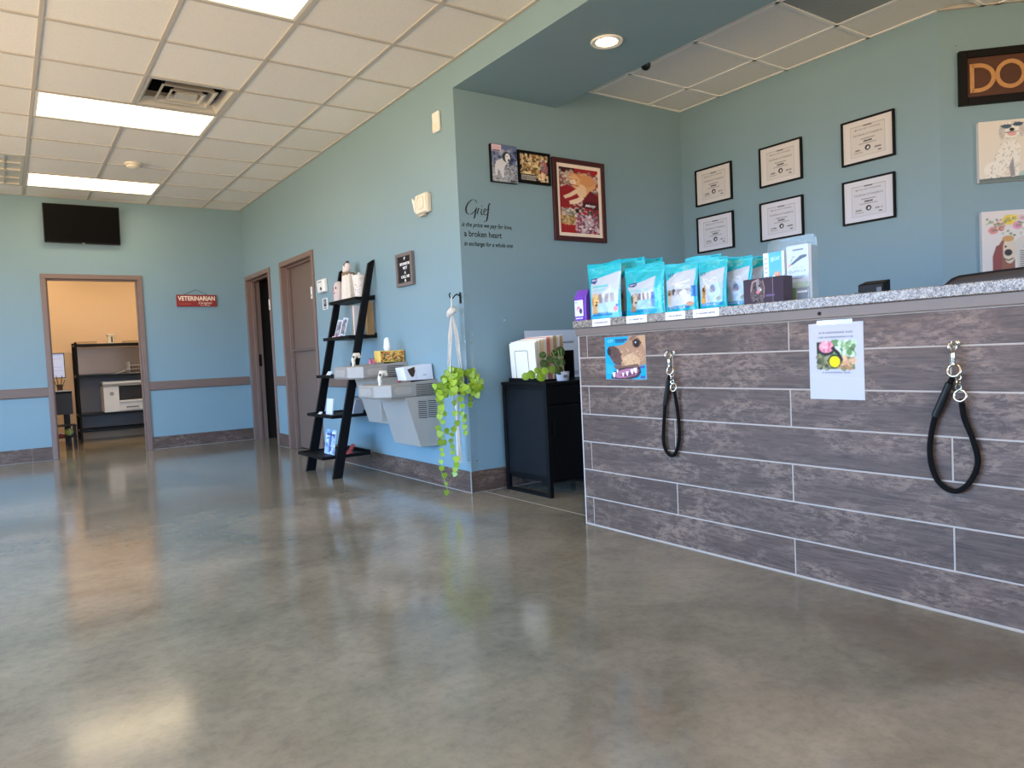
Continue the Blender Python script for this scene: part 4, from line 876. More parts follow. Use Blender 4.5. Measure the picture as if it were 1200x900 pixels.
# VETERINARIAN sign on a wire
a0, b1 = 1.758, 1.838; a1, b0 = 2.216, 1.695
t = wthing('hanging_sign', 'red wooden veterinarian sign hanging from a wire', 'sign', F_B, (a0+a1)/2, b0, .01)
MB(F_B).box(a0, a1, b0, b1, .004, .022).build('board', mat('weathered_red_paint', C(142, 34, 36), .5, noise=.25, scale=14), t, bevel=.003)
CRM = mat('cream_lettering', C(244, 226, 204), .6)
text_part('lettering', 'VETERINARIAN', F_B, a0+.016, b0+.074, a1-a0-.032, .052, .022, CRM, t, bold=.03)
text_part('lettering', 'Caregiver', F_B, a0+.25, b0+.032, .16, .028, .022, CRM, t, shear=.3)
text_part('lettering', 'in training', F_B, a0+.27, b0+.010, .11, .012, .022, CRM, t, shear=.3)
text_part('lettering', 'Caution', F_B, a0+.03, b0+.022, .13, .028, .022, mat('orange_lettering', C(196, 92, 52), .6), t, shear=.35)
MB(F_B).tube([(a0+.085, b1-.001, .013), ((a0+a1)/2, b1+.066, .006), (a1-.095, b1-.001, .013)], .0022, 6).build('wire', BLACKM, t)
MB(F_B).cyl(((a0+a1)/2, b1+.066, .0012), ((a0+a1)/2, b1+.066, .012), .003).build('nail', BLACKM, t)
# fire alarm strobe
t = wthing('alarm_strobe', 'cream square fire alarm with a side strobe', 'fire alarm', F_R, -4.66, 1.985, .01)
MB(F_R).box(-4.735, -4.585, 1.985, 2.115, .001, .024).build('back_box', CREAMP, t, bevel=.005)
mb = MB(F_R); mb.loft([[(-4.742, 1.978, .024), (-4.578, 1.978, .024), (-4.578, 2.122, .024), (-4.742, 2.122, .024)], [(-4.735, 1.988, .052), (-4.588, 1.988, .052), (-4.588, 2.116, .052), (-4.735, 2.116, .052)]]); mb.build('cover', CREAMP, t, bevel=.005)
MB(F_R).lathe([(.046, .0), (.049, .007), (.041, .010), (.039, .003), (.018, .004), (.017, .009), (.002, .010)], (-4.652, 2.055, .052), (0, 0, 1), 28).build('sounder', CREAMP, t, smooth=30)
mb = MB(F_R); mb.prism([(-4.775, 2.110, .034), (-4.738, 2.085, .034), (-4.738, 1.995, .034), (-4.752, 2.03, .034)], (0, 0, .026)); mb.build('strobe_lens', mat('strobe_white', C(240, 238, 232), .15), t, bevel=.003)
MB(F_R).box(-4.735, -4.65, 1.968, 1.979, .006, .030).build('bottom_vent', mat('dull_cream_slot', C(190, 178, 158), .6), t)  # strip in a duller cream than the cover
# small white sensor
t = wthing('motion_sensor', 'small white sensor high beside the wall corner', 'sensor', F_R, -4.437, 2.50, .01)
MB(F_R).box(-4.484, -4.392, 2.502, 2.640, .001, .022).build('case', WHITE, t, bevel=.008)
MB(F_R).box(-4.476, -4.400, 2.512, 2.560, .022, .026).build('lens', CREAMP, t, bevel=.002)
# letter board
a0, b1 = -5.155, 1.748; a1, b0 = -4.886, 1.497
t = wthing('letter_board', 'small black letter board in a grey wood frame', 'sign', F_R, (a0+a1)/2, b0, .01)
ring(MB(F_R), a0, a1, b0, b1, .026, .001, .030).build('frame', mat('grey_weathered_wood', C(112, 104, 102), .6, noise=.2, scale=40), t, bevel=.002)
MB(F_R).box(a0+.026, a1-.026, b0+.026, b1-.026, .001, .016).build('felt', mat('black_felt', C(20, 20, 22), .9), t)
WL = mat('white_letters', C(240, 240, 240), .5); cx_ = (a0+a1)/2
for s, zz, ww in (('F', .205, .024), ('SPONSOR', .165, .165), ('VET', .133, .075), ('A', .098, .026), ('CALL ME', .067, .14), ('B', .038, .022)):
    text_part('lettering', s, F_R, cx_-ww/2, b0+zz-.004, ww, .020, .016, WL, t, bold=.03)
# soap dispenser and card near the split door
a0, b1 = -6.862, 1.742; a1, b0 = -6.668, 1.612
t = wthing('wall_dispenser', 'small white dispenser on the wall left of ladder shelf', 'dispenser', F_R, (a0+a1)/2, b0, .02)
mb = MB(F_R); mb.loft([[(a0, b0, 0.001), (a1, b0, .001), (a1, b1, .001), (a0, b1, .001)], [(a0+.004, b0, .03), (a1-.004, b0, .03), (a1-.004, b1-.004, .036), (a0+.004, b1-.004, .036)], [(a0+.02, b0+.01, .040), (a1-.02, b0+.01, .040), (a1-.02, b1-.02, .045), (a0+.02, b1-.02, .045)]]); mb.build('housing', WHITE, t, bevel=.008)
MB(F_R).lathe([(.018, 0), (.016, .004), (.002, .005)], ((a0+a1)/2+.02, b0+.035, .041), (0, 0, 1), 14).build('sensor_eye', BLACKP, t)
MB(F_R).box(a0+.05, a1-.05, b1-.035, b1-.028, .040, .0455).build('logo', mat('grey_plastic', C(80, 80, 84), .4), t)
cv = Cv(40, 36, (230, 230, 228)); cv.rect(.2, .1, .75, .75, (70, 72, 78)); cv.scrib(.2, .75, .86, .08, (90, 90, 96), .02, 1, 0); cv.rect(.3, .2, .6, .5, (150, 150, 156))
sheet('notice_card', 'small white notice card below the wall dispenser', 'notice', F_R, (-6.822, 1.558), (-6.688, 1.450), cv)
# lettering decal: each line is a part
DEC = mat('black_vinyl', C(26, 30, 30), .5)
t = wthing('wall_decal', 'black vinyl lettering about grief on the teal wall', 'decal', F_E, 2.80, 1.69, .001)
def stroke(mb, pts, w0, w1, F=None):       # calligraphic ribbon through pts, width swelling in the middle
    P = [Vector((p[0], p[1], 0)) for p in pts]; sm = []
    for i in range(len(P)-1):
        p0, p1, p2, p3 = P[max(i-1, 0)], P[i], P[i+1], P[min(i+2, len(P)-1)]
        for k in range(5):
            q = k/5; sm.append(.5*((2*p1)+(-p0+p2)*q+(2*p0-5*p1+4*p2-p3)*q*q+(-p0+3*p1-3*p2+p3)*q**3))
    sm.append(P[-1]); n = len(sm); L, Rr = [], []
    for i, p in enumerate(sm):
        d = (sm[min(i+1, n-1)]-sm[max(i-1, 0)]).normalized(); nn = Vector((-d.y, d.x, 0)); wv = 1.35*w0+1.3*(w1-w0)*abs(d.y)**1.5*math.sin(math.pi*i/(n-1))**.5
        L.append(p+nn*wv/2); Rr.append(p-nn*wv/2)
    mb.add([(p.x, p.y, .0011) for p in L]+[(p.x, p.y, .0011) for p in Rr], [(i, i+1, n+i+1, n+i) for i in range(n-1)])
ga, gb, gs = 2.628, 1.905, .098             # word origin, baseline, cap height of the script word
def gp(pts): return [(ga+x*gs, gb+y*gs) for x, y in pts]
mb = MB(F_E)
stroke(mb, gp([(.98, .80), (.86, .98), (.6, 1.0), (.25, .72), (.06, .35), (.12, .05), (.4, -.02), (.75, .2), (.92, .48)]), .0015, .010)
stroke(mb, gp([(.94, .5), (.82, .1), (.72, -.22), (.62, -.3)]), .0015, .009)
stroke(mb, gp([(1.08, .45), (1.02, .2), (.98, .02)]), .002, .007); stroke(mb, gp([(1.02, .22), (1.12, .42), (1.22, .42)]), .002, .006)
stroke(mb, gp([(1.36, .44), (1.30, .15), (1.36, .0), (1.46, .08)]), .002, .007); stroke(mb, gp([(1.38, .60), (1.42, .64)]), .006, .007)
stroke(mb, gp([(1.54, .22), (1.74, .34), (1.66, .46), (1.54, .34), (1.54, .08), (1.66, .0), (1.82, .14)]), .002, .006)
stroke(mb, gp([(2.14, .78), (2.04, .84), (1.94, .6), (1.86, .1), (1.74, -.34), (1.6, -.44), (1.5, -.40)]), .002, .009); stroke(mb, gp([(1.78, .40), (2.05, .44)]), .002, .004)
mb.build('lettering', DEC, t)
def dline(s, p0, p1, cap, shear):
    (a, b), (c, d) = fpx(F_E, *p0), fpx(F_E, *p1); text_part('lettering', s, F_E, a, (b+d)/2, c-a, cap, .0008, DEC, t, shear=shear, bold=.012, depth=.0004)
dline('is the price we pay for love,', (541, 264), (600, 270), .030, .35)
dline('a broken heart', (544, 276), (588, 280), .040, .0)
dline('in exchange for a whole one', (544, 287), (601, 291), .030, .32)

# ---- pictures on the alcove end wall
cv = Cv(64, 80, (150, 158, 178)); cv.rect(0, 0, 1, .5, (96, 110, 150)); cv.specks(0, .12, 1, .55, [(60, 70, 104), (120, 132, 164), (170, 178, 200), (44, 52, 84)], 90, .08, .05, 1); cv.specks(0, .5, 1, 1, [(128, 132, 140), (172, 174, 182), (90, 96, 106), (196, 198, 204)], 220, .04, .025, 2)
cv.poly([(.1, .68), (.16, .46), (.36, .38), (.52, .34), (.62, .44), (.5, .58), (.44, .7), (.46, .86), (.38, .9), (.32, .72), (.22, .66), (.2, .84), (.14, .84)], (214, 216, 226)); cv.ell(.58, .32, .17, .14, (52, 54, 70)); cv.ell(.62, .34, .10, .12, (232, 232, 238)); cv.ell(.66, .40, .04, .035, (36, 36, 44)); cv.ell(.60, .30, .02, .016, (20, 20, 26)); cv.rect(0, .02, .38, .2, (222, 196, 210)); cv.text('love', .05, .12, .26, .06, (214, 120, 140), shear=.3); cv.scrib(.05, .34, .17, .03, (90, 90, 110), .008, 2, 0); cv.scrib(.7, .95, .95, .03, (60, 60, 70), .008, 2, 0)
t = wthing('canvas_print', 'small bluish photo canvas of a standing white dog', 'picture', F_E, 2.955, 2.138, .02)
MB(F_E).box(2.842, 3.060, 2.138, 2.398, .001, .032).build('canvas', BLACKP, t, bevel=.002)
poster('print', cv, F_E, 2.844, 2.396, 3.058, 2.140, .0328, t)
cv = Cv(72, 60, (40, 34, 32)); cv.specks(.03, .03, .97, .45, [(206, 172, 124), (232, 208, 164), (160, 120, 78), (244, 228, 196), (110, 80, 54)], 120, .05, .06, 3); cv.specks(.03, .4, .75, .75, [(226, 196, 140), (196, 156, 100), (120, 90, 60), (240, 220, 180), (70, 80, 60)], 90, .06, .07, 5); cv.specks(.75, .2, .97, .7, [(110, 120, 150), (150, 110, 120), (90, 84, 100), (190, 90, 90)], 40, .05, .05, 6); cv.rect(.02, .74, .62, .98, (30, 28, 30)); cv.specks(.62, .68, .98, .98, [(226, 190, 136), (180, 130, 90), (240, 220, 190)], 40, .05, .06, 7)
for q in range(3): cv.scrib(.06, .56, .80+.065*q, .035, (180, 176, 170), .006, q, .05)
t = wthing('picture_frame', 'black framed collage of pale dogs', 'picture', F_E, 3.22, 2.155, .02)
ring(MB(F_E), 3.074, 3.366, 2.155, 2.385, .018, .001, .024).build('frame', BLACKW, t, bevel=.002)
MB(F_E).box(3.092, 3.348, 2.173, 2.367, .001, .012).build('backing', PAPER, t)
poster('print', cv, F_E, 3.092, 2.367, 3.348, 2.173, .0128, t, P_GLOSS)
cv = Cv(90, 150, (164, 26, 34)); cv.rect(0, 0, .4, .08, (66, 24, 24)); cv.specks(0, .06, 1, .36, [(196, 176, 160), (150, 130, 120), (226, 212, 200), (112, 92, 88)], 200, .05, .022, 1)
cv.poly([(0, .32), (.2, .26), (.4, .3), (.6, .5), (.5, .62), (0, .6)], (150, 22, 32)); cv.poly([(.6, .36), (.8, .32), (1, .42), (1, .62), (.6, .6)], (110, 16, 32)); cv.specks(.36, .5, .62, .66, [(206, 190, 180), (120, 40, 50), (230, 214, 206)], 40, .04, .02, 2)
cv.poly([(.3, .14), (.36, .07), (.46, .1), (.6, .07), (.8, .1), (.94, .2), (.92, .28), (.76, .34), (.64, .44), (.56, .36), (.36, .3)], (226, 166, 112)); cv.ell(.7, .18, .22, .09, (220, 150, 96)); cv.ell(.56, .34, .13, .1, (240, 200, 160))
cv.poly([(.42, .32), (.5, .36), (.3, .44), (.14, .48), (.1, .44), (.26, .39)], (240, 206, 174)); cv.poly([(.58, .40), (.62, .46), (.46, .54), (.26, .56), (.24, .51), (.44, .46)], (244, 212, 182)); cv.ell(.4, .19, .14, .085, (232, 176, 124)); cv.poly([(.26, .14), (.27, .05), (.36, .1)], (214, 150, 100)); cv.poly([(.44, .1), (.54, .06), (.54, .16)], (206, 138, 90)); cv.ell(.36, .22, .07, .04, (246, 222, 196)); cv.ell(.34, .215, .016, .008, (140, 60, 60)); cv.ell(.32, .175, .014, .009, (60, 40, 20)); cv.ell(.44, .18, .014, .009, (60, 40, 20)); cv.line([(.31, .25), (.5, .27)], .01, (170, 40, 40))
cv.rect(.04, .63, .4, .86, (196, 172, 130)); cv.specks(.04, .62, .4, .72, [(226, 220, 220), (176, 160, 150), (120, 112, 110)], 40, .03, .02, 8); cv.specks(.04, .74, .42, .86, [(206, 160, 104), (180, 130, 80), (226, 200, 150), (120, 100, 60)], 60, .05, .02, 9); cv.specks(.4, .68, 1, .99, [(214, 190, 200), (112, 84, 100), (236, 222, 228), (150, 60, 80), (84, 60, 76), (190, 160, 176)], 260, .04, .022, 10); cv.specks(.5, .6, .95, .7, [(176, 30, 50), (226, 190, 196), (60, 60, 50)], 50, .04, .02, 11); cv.ell(.43, .65, .05, .035, (34, 40, 32))
cv.poly([(.58, .50), (1, .50), (1, .62), (.58, .60)], (74, 14, 30)); cv.text('Misty', .64, .575, .28, .036, (240, 232, 240), shear=.3, bold=.03)
t = wthing('picture_frame', 'dark red framed photo of an orange cat', 'picture', F_E, 3.64, 1.763, .02)
ring(MB(F_E), 3.386, 3.896, 1.763, 2.372, .036, .001, .026).build('frame', mat('dark_mahogany', C(66, 20, 24), .35, noise=.2, scale=12), t, bevel=.004)
ring(MB(F_E), 3.422, 3.860, 1.799, 2.336, .026, .001, .014).build('mat_board', mat('cream_mat_board', C(246, 226, 208), .7), t)
MB(F_E).box(3.448, 3.834, 1.825, 2.310, .001, .010).build('backing', PAPER, t)
poster('print', cv, F_E, 3.448, 2.310, 3.834, 1.825, .0106, t, P_GLOSS)
MB(F_E).lathe([(.004, 0), (.004, .004), (.001, .005)], (2.905, 1.18, .0006), (0, 0, 1), 8).build('x', WHITE, None)
o = bpy.data.objects['x']; o.name = 'push_pin'; tag(o, 'tiny white push pin on the wall left of the counter', 'pin')

# ---- certificates
CERTW = {}
def certificate(a0, b1, a1, b0, label, seed, cream):
    t = wthing('certificate', label, 'certificate', F_A, (a0+a1)/2, b0, .01, 'framed certificates on the alcove wall')
    ring(MB(F_A), a0, a1, b0, b1, .012, .001, .022).build('frame', BLACKW, t, bevel=.0015)
    bg = (208, 204, 202) if cream else (208, 210, 222); mt = (216, 212, 212) if cream else (216, 218, 230)
    cv = Cv(104, 86, mt); ink = (70, 66, 66)
    cv.rect(.15, .13, .85, .87, bg); cv.box(.155, .14, .845, .865, .0032, (150, 146, 144)); cv.scrib(.42, .58, .15, .02, ink, .004, seed, 0)
    cv.ell(.26, .225, .014, .016, ink); cv.text('FEAR FREE CERTIFIED', .29, .24, .46, .026, (60, 56, 58), bold=.015); cv.text('Certificate of Completion', .21, .375, .58, .05, (56, 52, 54))
    cv.scrib(.36, .64, .46, .018, (130, 126, 126), .0035, seed+1, 0); cv.scrib(.42, .58, .52, .03, (60, 56, 60), .005, seed+2, 0); cv.scrib(.32, .68, .575, .015, (150, 146, 146), .003, seed+3, 0)
    cv.ell(.5, .69, .056, .066, (34, 34, 38)); cv.ell(.5, .69, .022, .028, (150, 150, 154)); cv.poly([(.48, .72), (.50, .655), (.53, .68), (.515, .73)], (230, 230, 232))
    cv.line([(.22, .74), (.38, .74)], .003, (150, 146, 144)); cv.line([(.62, .74), (.78, .74)], .003, (150, 146, 144)); cv.scrib(.24, .36, .715, .03, (110, 106, 110), .004, seed+4, .2); cv.scrib(.64, .76, .715, .03, (110, 106, 110), .004, seed+5, .2); cv.scrib(.22, .4, .78, .014, (160, 156, 156), .003, seed, 0); cv.rect(.70, .79, .77, .815, (40, 40, 46))
    MB(F_A).box(a0+.012, a1-.012, b0+.012, b1-.012, .001, .010).build('backing', PAPER, t)
    poster('print', cv, F_A, a0+.012, b1-.012, a1-.012, b0+.012, .0106, t)
for n, (y1, y0, z1, z0, cr, lb) in enumerate(((4.061, 3.698, 2.378, 2.080, 1, 'framed certificate in the upper row nearest the room corner'), (4.061, 3.695, 1.990, 1.698, 0, 'framed certificate in the lower row nearest the room corner'),
        (3.441, 3.084, 2.400, 2.104, 1, 'framed certificate in the middle of the upper row'), (3.449, 3.086, 1.990, 1.700, 0, 'framed certificate in the lower row above the brochure holder'),
        (2.782, 2.422, 2.402, 2.106, 1, 'framed certificate in the upper row nearest the dog sign'), (2.785, 2.427, 2.003, 1.708, 0, 'framed certificate in the lower row nearest the dog canvases'))):
    certificate(-y1, z1, -y0, z0, lb, n*7, cr)

# ---- DOG sign and two canvases on the angled wall
t = wthing('framed_sign', 'large dark framed sign with carved tan letters', 'sign', F_D, .42, 2.317, .02)
ring(MB(F_D), .104, .98, 2.318, 2.642, .045, .001, .036).build('frame', mat('near_black_wood', C(15, 11, 10), .55, noise=.25, scale=10, spec=.2), t, bevel=.004)
MB(F_D).box(.149, .935, 2.363, 2.597, .001, .02).build('board', mat('rusty_brown_board', C(82, 44, 25), .6, noise=.4, scale=9), t)
TAN = mat('tan_letters', C(190, 138, 84), .6, noise=.2, scale=40)
def band(mb, pts, wd, z0, z1, closed):
    n = len(pts); L, Rr = [], []
    for i, p in enumerate(pts):
        a_, b_ = (pts[i-1], pts[(i+1) % n]) if closed else (pts[max(i-1, 0)], pts[min(i+1, n-1)])
        d = (Vector(b_)-Vector(a_)).normalized(); L.append((p[0]-d.y*wd/2, p[1]+d.x*wd/2)); Rr.append((p[0]+d.y*wd/2, p[1]-d.x*wd/2))
    rings = [[(*L[i], z0), (*L[i], z1), (*Rr[i], z1), (*Rr[i], z0)] for i in range(n)]
    if closed: rings.append(rings[0])
    mb.loft(rings, cap=not closed)
lz0, lh, lw = 2.388, .172, .024
m_ = MB(F_D); xx = .175
band(m_, [(xx, lz0), (xx, lz0+lh)], lw, .02, .027, False)
band(m_, [(xx, lz0+lh-.012)]+[(xx+.035+.085*math.sin(R(q)), lz0+lh/2+(lh/2-.012)*math.cos(R(q))) for q in range(0, 181, 12)]+[(xx, lz0+.012)], lw, .02, .027, False)
m_.build('letter', TAN, t)
m_ = MB(F_D); band(m_, [(.388+.073*math.cos(R(q)), lz0+lh/2+.008+(lh/2-.012)*math.sin(R(q))) for q in range(0, 360, 12)], lw, .02, .027, True); m_.build('letter', TAN, t)
m_ = MB(F_D); band(m_, [(.565+.077*math.cos(R(q)), lz0+lh/2+.012+(lh/2-.012)*math.sin(R(q))) for q in range(40, 331, 12)]+[(.642, lz0+lh/2), (.585, lz0+lh/2)], lw, .02, .027, False); m_.build('letter', TAN, t)
cv = Cv(90, 110, (228, 220, 208)); cv.rect(0, .94, 1, 1, (110, 126, 124)); cv.poly([(.62, .86), (1, .8), (1, .95), (.6, .95)], (176, 200, 196)); cv.line([(.0, .95), (1, .93)], .012, (80, 96, 98))
wh, gr, dk = (238, 234, 226), (150, 146, 144), (84, 82, 84)
cv.poly([(.1, .94), (.14, .8), (.24, .7), (.3, .5), (.4, .36), (.56, .34), (.64, .44), (.62, .66), (.6, .92), (.5, .94), (.46, .74), (.36, .92)], wh); cv.ell(.22, .8, .14, .13, wh); cv.ell(.5, .18, .17, .14, wh); cv.ell(.36, .2, .05, .12, (206, 200, 194)); cv.ell(.66, .18, .05, .11, (206, 200, 194))
rg = random.Random(5)
for i in range(110):
    x, y = rg.uniform(.12, .64), rg.uniform(.34, .93)
    if .5-.42*y < x: cv.line([(x, y), (x+rg.uniform(-.03, .03), y+rg.uniform(.01, .04))], .004, rg.choice([gr, dk, (190, 186, 182)]), .8)
for i in range(36):
    x, y = .5+.17*math.cos(i), .18+.13*math.sin(i); cv.line([(x, y), (x+rg.uniform(-.03, .03), y+rg.uniform(-.02, .03))], .004, gr, .9)
cv.poly([(.46, .76), (.52, .6), (.55, .92), (.48, .93)], (150, 150, 154)); cv.ell(.43, .11, .075, .035, (74, 100, 120)); cv.ell(.6, .085, .075, .035, (74, 100, 120)); cv.line([(.34, .1), (.68, .07)], .008, (60, 70, 80)); cv.ell(.51, .165, .04, .028, (30, 30, 34)); cv.ell(.51, .235, .07, .035, (226, 170, 166)); cv.line([(.42, .21), (.51, .2), (.6, .2)], .008, (60, 50, 50))
def canvas(label, a0, a1, b0, b1, cv):
    t = wthing('canvas_print', label, 'picture', F_D, (a0+a1)/2, b0, .02)
    MB(F_D).box(a0, a1, b0, b1, .001, .036).build('canvas', mat('raw_canvas_edge', C(214, 214, 214), .7), t, bevel=.002)
    poster('print', cv, F_D, a0+.001, b1-.001, a1-.001, b0+.001, .0366, t)
canvas('white canvas of a shaggy dog wearing sunglasses', .200, .56, 1.843, 2.207, cv)
cv = Cv(90, 110, (226, 218, 216)); cv.poly([(.16, 1), (.2, .66), (.3, .5), (.42, .44), (.5, .6), (.5, 1)], (150, 100, 84)); cv.poly([(.16, 1), (.16, .76), (.22, .58), (.3, .56), (.3, 1)], (146, 82, 82)); cv.ell(.42, .66, .10, .22, (222, 206, 186)); cv.ell(.36, .6, .02, .016, (30, 24, 24)); cv.ell(.40, .70, .06, .055, (66, 62, 66)); cv.line([(.34, .8), (.4, .83), (.47, .8)], .01, (60, 50, 50)); cv.poly([(.5, .52), (.6, .44), (.9, .46), (1, .6), (1, 1), (.54, 1)], (214, 208, 200)); cv.ell(.66, .62, .022, .03, (30, 30, 34)); cv.ell(.84, .62, .022, .03, (30, 30, 34))
for i in range(9): cv.line([(.58, .68+.035*i), (.72, .70+.035*i)], .008, (90, 86, 86))
for x, y, r_, c_ in ((.18, .32, .06, (222, 150, 150)), (.28, .24, .07, (236, 190, 186)), (.3, .3, .035, (206, 90, 100)), (.42, .16, .08, (232, 204, 96)), (.5, .13, .05, (240, 216, 120)), (.55, .26, .06, (226, 160, 186)), (.66, .22, .06, (236, 226, 214)), (.78, .28, .06, (190, 84, 110)), (.86, .2, .06, (236, 200, 190)), (.62, .14, .05, (226, 190, 200))): cv.ell(x, y, r_*1.3, r_*1.06, c_); cv.ell(x, y, r_*.6, r_*.46, tuple(int(v*.85) for v in c_))
cv.specks(.08, .12, .98, .42, [(130, 150, 110), (160, 176, 140), (104, 130, 96), (190, 200, 170)], 46, .025, .018, 4); cv.ell(.40, .47, .09, .05, (206, 160, 104))
canvas('white canvas of a hound with a flower crown', .208, .57, 1.305, 1.668, cv)
MB(F_D).lathe([(.004, 0), (.003, .006), (.001, .007)], (.098, 2.686, .0006), (0, 0, 1), 8).build('wall_screw', CHROME, None)
tag(bpy.data.objects['wall_screw'], 'tiny bare screw in the wall above the dog sign', 'screw')

# ---- clear corner guard with screws
t = thing('corner_guard', 'clear acrylic guard screwed to the wall corner', 'corner guard', (XW, YE, .16))
MB().add([], []).box(XW-.004, XW-.0012, YE-.004, YE+.058, .156, 1.36).box(XW-.0012, XW+.060, YE-.004, YE-.0012, .156, 1.36).build('guard', ACRYL, t, bevel=.001)
for z in (.22, .62, 1.03, 1.325):
    MB().lathe([(.005, 0), (.004, .002), (.001, .003)], (XW+.045, YE-.004, z), (0, -1, 0), 10).build('screw', CHROME, t, smooth=40)
    MB().lathe([(.005, 0), (.004, .002), (.001, .003)], (XW-.004, YE+.045, z), (-1, 0, 0), 10).build('screw', CHROME, t, smooth=40)

# ================================================================== LADDER SHELF
YN, YFAR = 5.60, 6.22
railx = lambda z: 2.15+.23*z
ls = thing('ladder_shelf', 'black leaning ladder shelf with five trays beside the fountain', 'shelf', (2.35, 5.91, 0))
for y in (YN-.014, YFAR-.014):
    hw = .041; z1 = 1.775
    mb = MB(); mb.prism([(railx(0)-hw, y, 0.0), (railx(0)+hw, y, 0.0), (railx(z1)+.014, y, z1-.02), (railx(z1)+.010, y, z1), (railx(z1)-hw, y, z1-.03)], (0, .028, 0)); mb.build('rail', BLACKW, ls, bevel=.002)
SH = [(1.462, 2.397, 2.572), (1.146, 2.324, 2.572), (.824, 2.244, 2.565), (.501, 2.142, 2.50), (.176, 2.040, 2.46)]
for z, x0, x1 in SH:
    y0, y1 = YN+.016, YFAR-.016
    tr = MB().box(x0, x1, y0, y1, z-.018, z-.004).build('tray', BLACKW, ls, bevel=.002)
    MB().box(x0, x0+.014, y0, y1, z-.004, z+.008).build('lip', BLACKW, tr, bevel=.002)
    MB().box(x1-.012, x1, y0, y1, z-.004, z+.022).build('back_lip', BLACKW, tr, bevel=.002)
    for y in (y0, y1-.012): MB().box(x0+.014, x1-.012, y, y+.012, z-.004, z+.008).build('side_lip', BLACKW, tr)
ZS_ = [z-.0035 for z, _, _ in SH]
def onz(px, py, z): p = on(px, py, 2, z); return p.x, p.y
# --- top tray: pink face vase, cream figurine, dotted pot
z = ZS_[0]
x, y = 2.467, 6.120
t = thing('face_vase', 'pale pink rounded vase with a drawn face on top tray', 'vase', (x, y, z))
MB().lathe([(.046, 0), (.053, .01), (.052, .08), (.046, .15), (.036, .178), (.016, .188), (.002, .190)], (x, y, z), n=24).build('body', mat('pale_pink_ceramic', C(206, 188, 184), .6), t, smooth=60)
FACE = mat('dark_ink', C(40, 34, 36), .6); REDI = mat('red_ink', C(190, 84, 84), .6)
def rot_face(mb, pts, r_, cx, cy): mb.tube(pts, r_, 6); return mb
mb = MB(); mb.ball((x-.044, y-.03, z+.128), (.005, .006, .010)).build('eye', FACE, t, smooth=60)
MB().tube([(x-.052, y+.004, z+.135), (x-.053, y-.002, z+.115), (x-.054, y+.004, z+.110)], .0025, 6).build('nose', REDI, t, smooth=60)
MB().tube([(x-.054, y+.014, z+.088), (x-.055, y-.004, z+.082), (x-.050, y-.022, z+.088)], .003, 6).build('mouth', REDI, t, smooth=60)
KNIT = mat('cream_knit', C(226, 218, 206), .9, noise=.12, scale=60, bump=.8)
x, y = 2.486, 5.945
t = thing('knit_figurine', 'tall cream ribbed figurine with two heads and brown scarf', 'figurine', (x, y, z))
def ribbed(x, y, prof, n=40, a=.05):
    return [[(x+r_*(1+a*math.cos(10*q))*math.cos(q), y+1.15*r_*(1+a*math.cos(10*q))*math.sin(q), z+h) for q in [2*math.pi*k/n for k in range(n)]] for r_, h in prof]
MB().loft(ribbed(x, y, [(.060, 0), (.066, .012), (.062, .06), (.058, .14), (.053, .21), (.048, .235)])).build('body', KNIT, t, smooth=50)
MB().torus((x, y, z+.232), (0, 0, 1), .040, .018, 20, 8).build('scarf', mat('brown_scarf', C(134, 112, 92), .9, bump=.5, scale=90), t, smooth=60)
for dy, dz, nm in ((.024, .275, 'a'), (-.024, .29, 'b')):
    h = MB().ball((x-.012, y+dy, z+dz), (.030, .030, .040)).build('head', mat('cream_felt', C(228, 214, 208), .85), t, smooth=60)
    MB().lathe([(.016, 0), (.015, .016), (.004, .022)], (x-.012, y+dy, z+dz+.034)).build('cap', mat('grey_felt', C(84, 76, 78), .9), h, smooth=50)
    MB().ball((x-.041, y+dy-.004, z+dz+.004), (.003, .004, .006)).build('eye', FACE, h, smooth=60)
DOT = Cv(60, 60, (228, 222, 214)).specks(.02, .1, .98, .95, [(190, 174, 162), (206, 192, 180), (176, 160, 150)], 150, .02, .02, 9)
x, y = 2.495, 5.735
t = thing('dotted_pot', 'white dotted tapered pot on the top tray', 'pot', (x, y, z))
me = grid_mesh('shell', DOT, lambda u, v: np.stack([x*0+(.042+.018*(1-v))*np.cos(-2*np.pi*u), 1.1*(.042+.018*(1-v))*np.sin(-2*np.pi*u), .195*(1-v)+.002], 1)); me.materials.append(P_MATTE); link('shell', me, t)
MB(Matrix.Translation((x, y, z))).lathe([(.0415, .0), (.0415, .004), (.040, .006), (.050, .15), (.002, .150)], n=28).build('lining', KNIT, t, smooth=40)
MB(Matrix.Translation((x, y, z))).torus((0, 0, .197), (0, 0, 1), .061, .003, 28, 6).build('rim', KNIT, t, smooth=60)
x, y = 2.536, 5.835
t = thing('white_bottle', 'slim white bottle behind the figurine and dotted pot', 'bottle', (x, y, z))
MB().lathe([(.022, 0), (.022, .19), (.012, .205), (.011, .215)], (x, y, z), n=18).build('body', CREAMP, t, smooth=40)
MB().lathe([(.013, .215), (.013, .235), (.002, .238)], (x, y, z), n=18).build('cap', CREAMP, t, smooth=40)
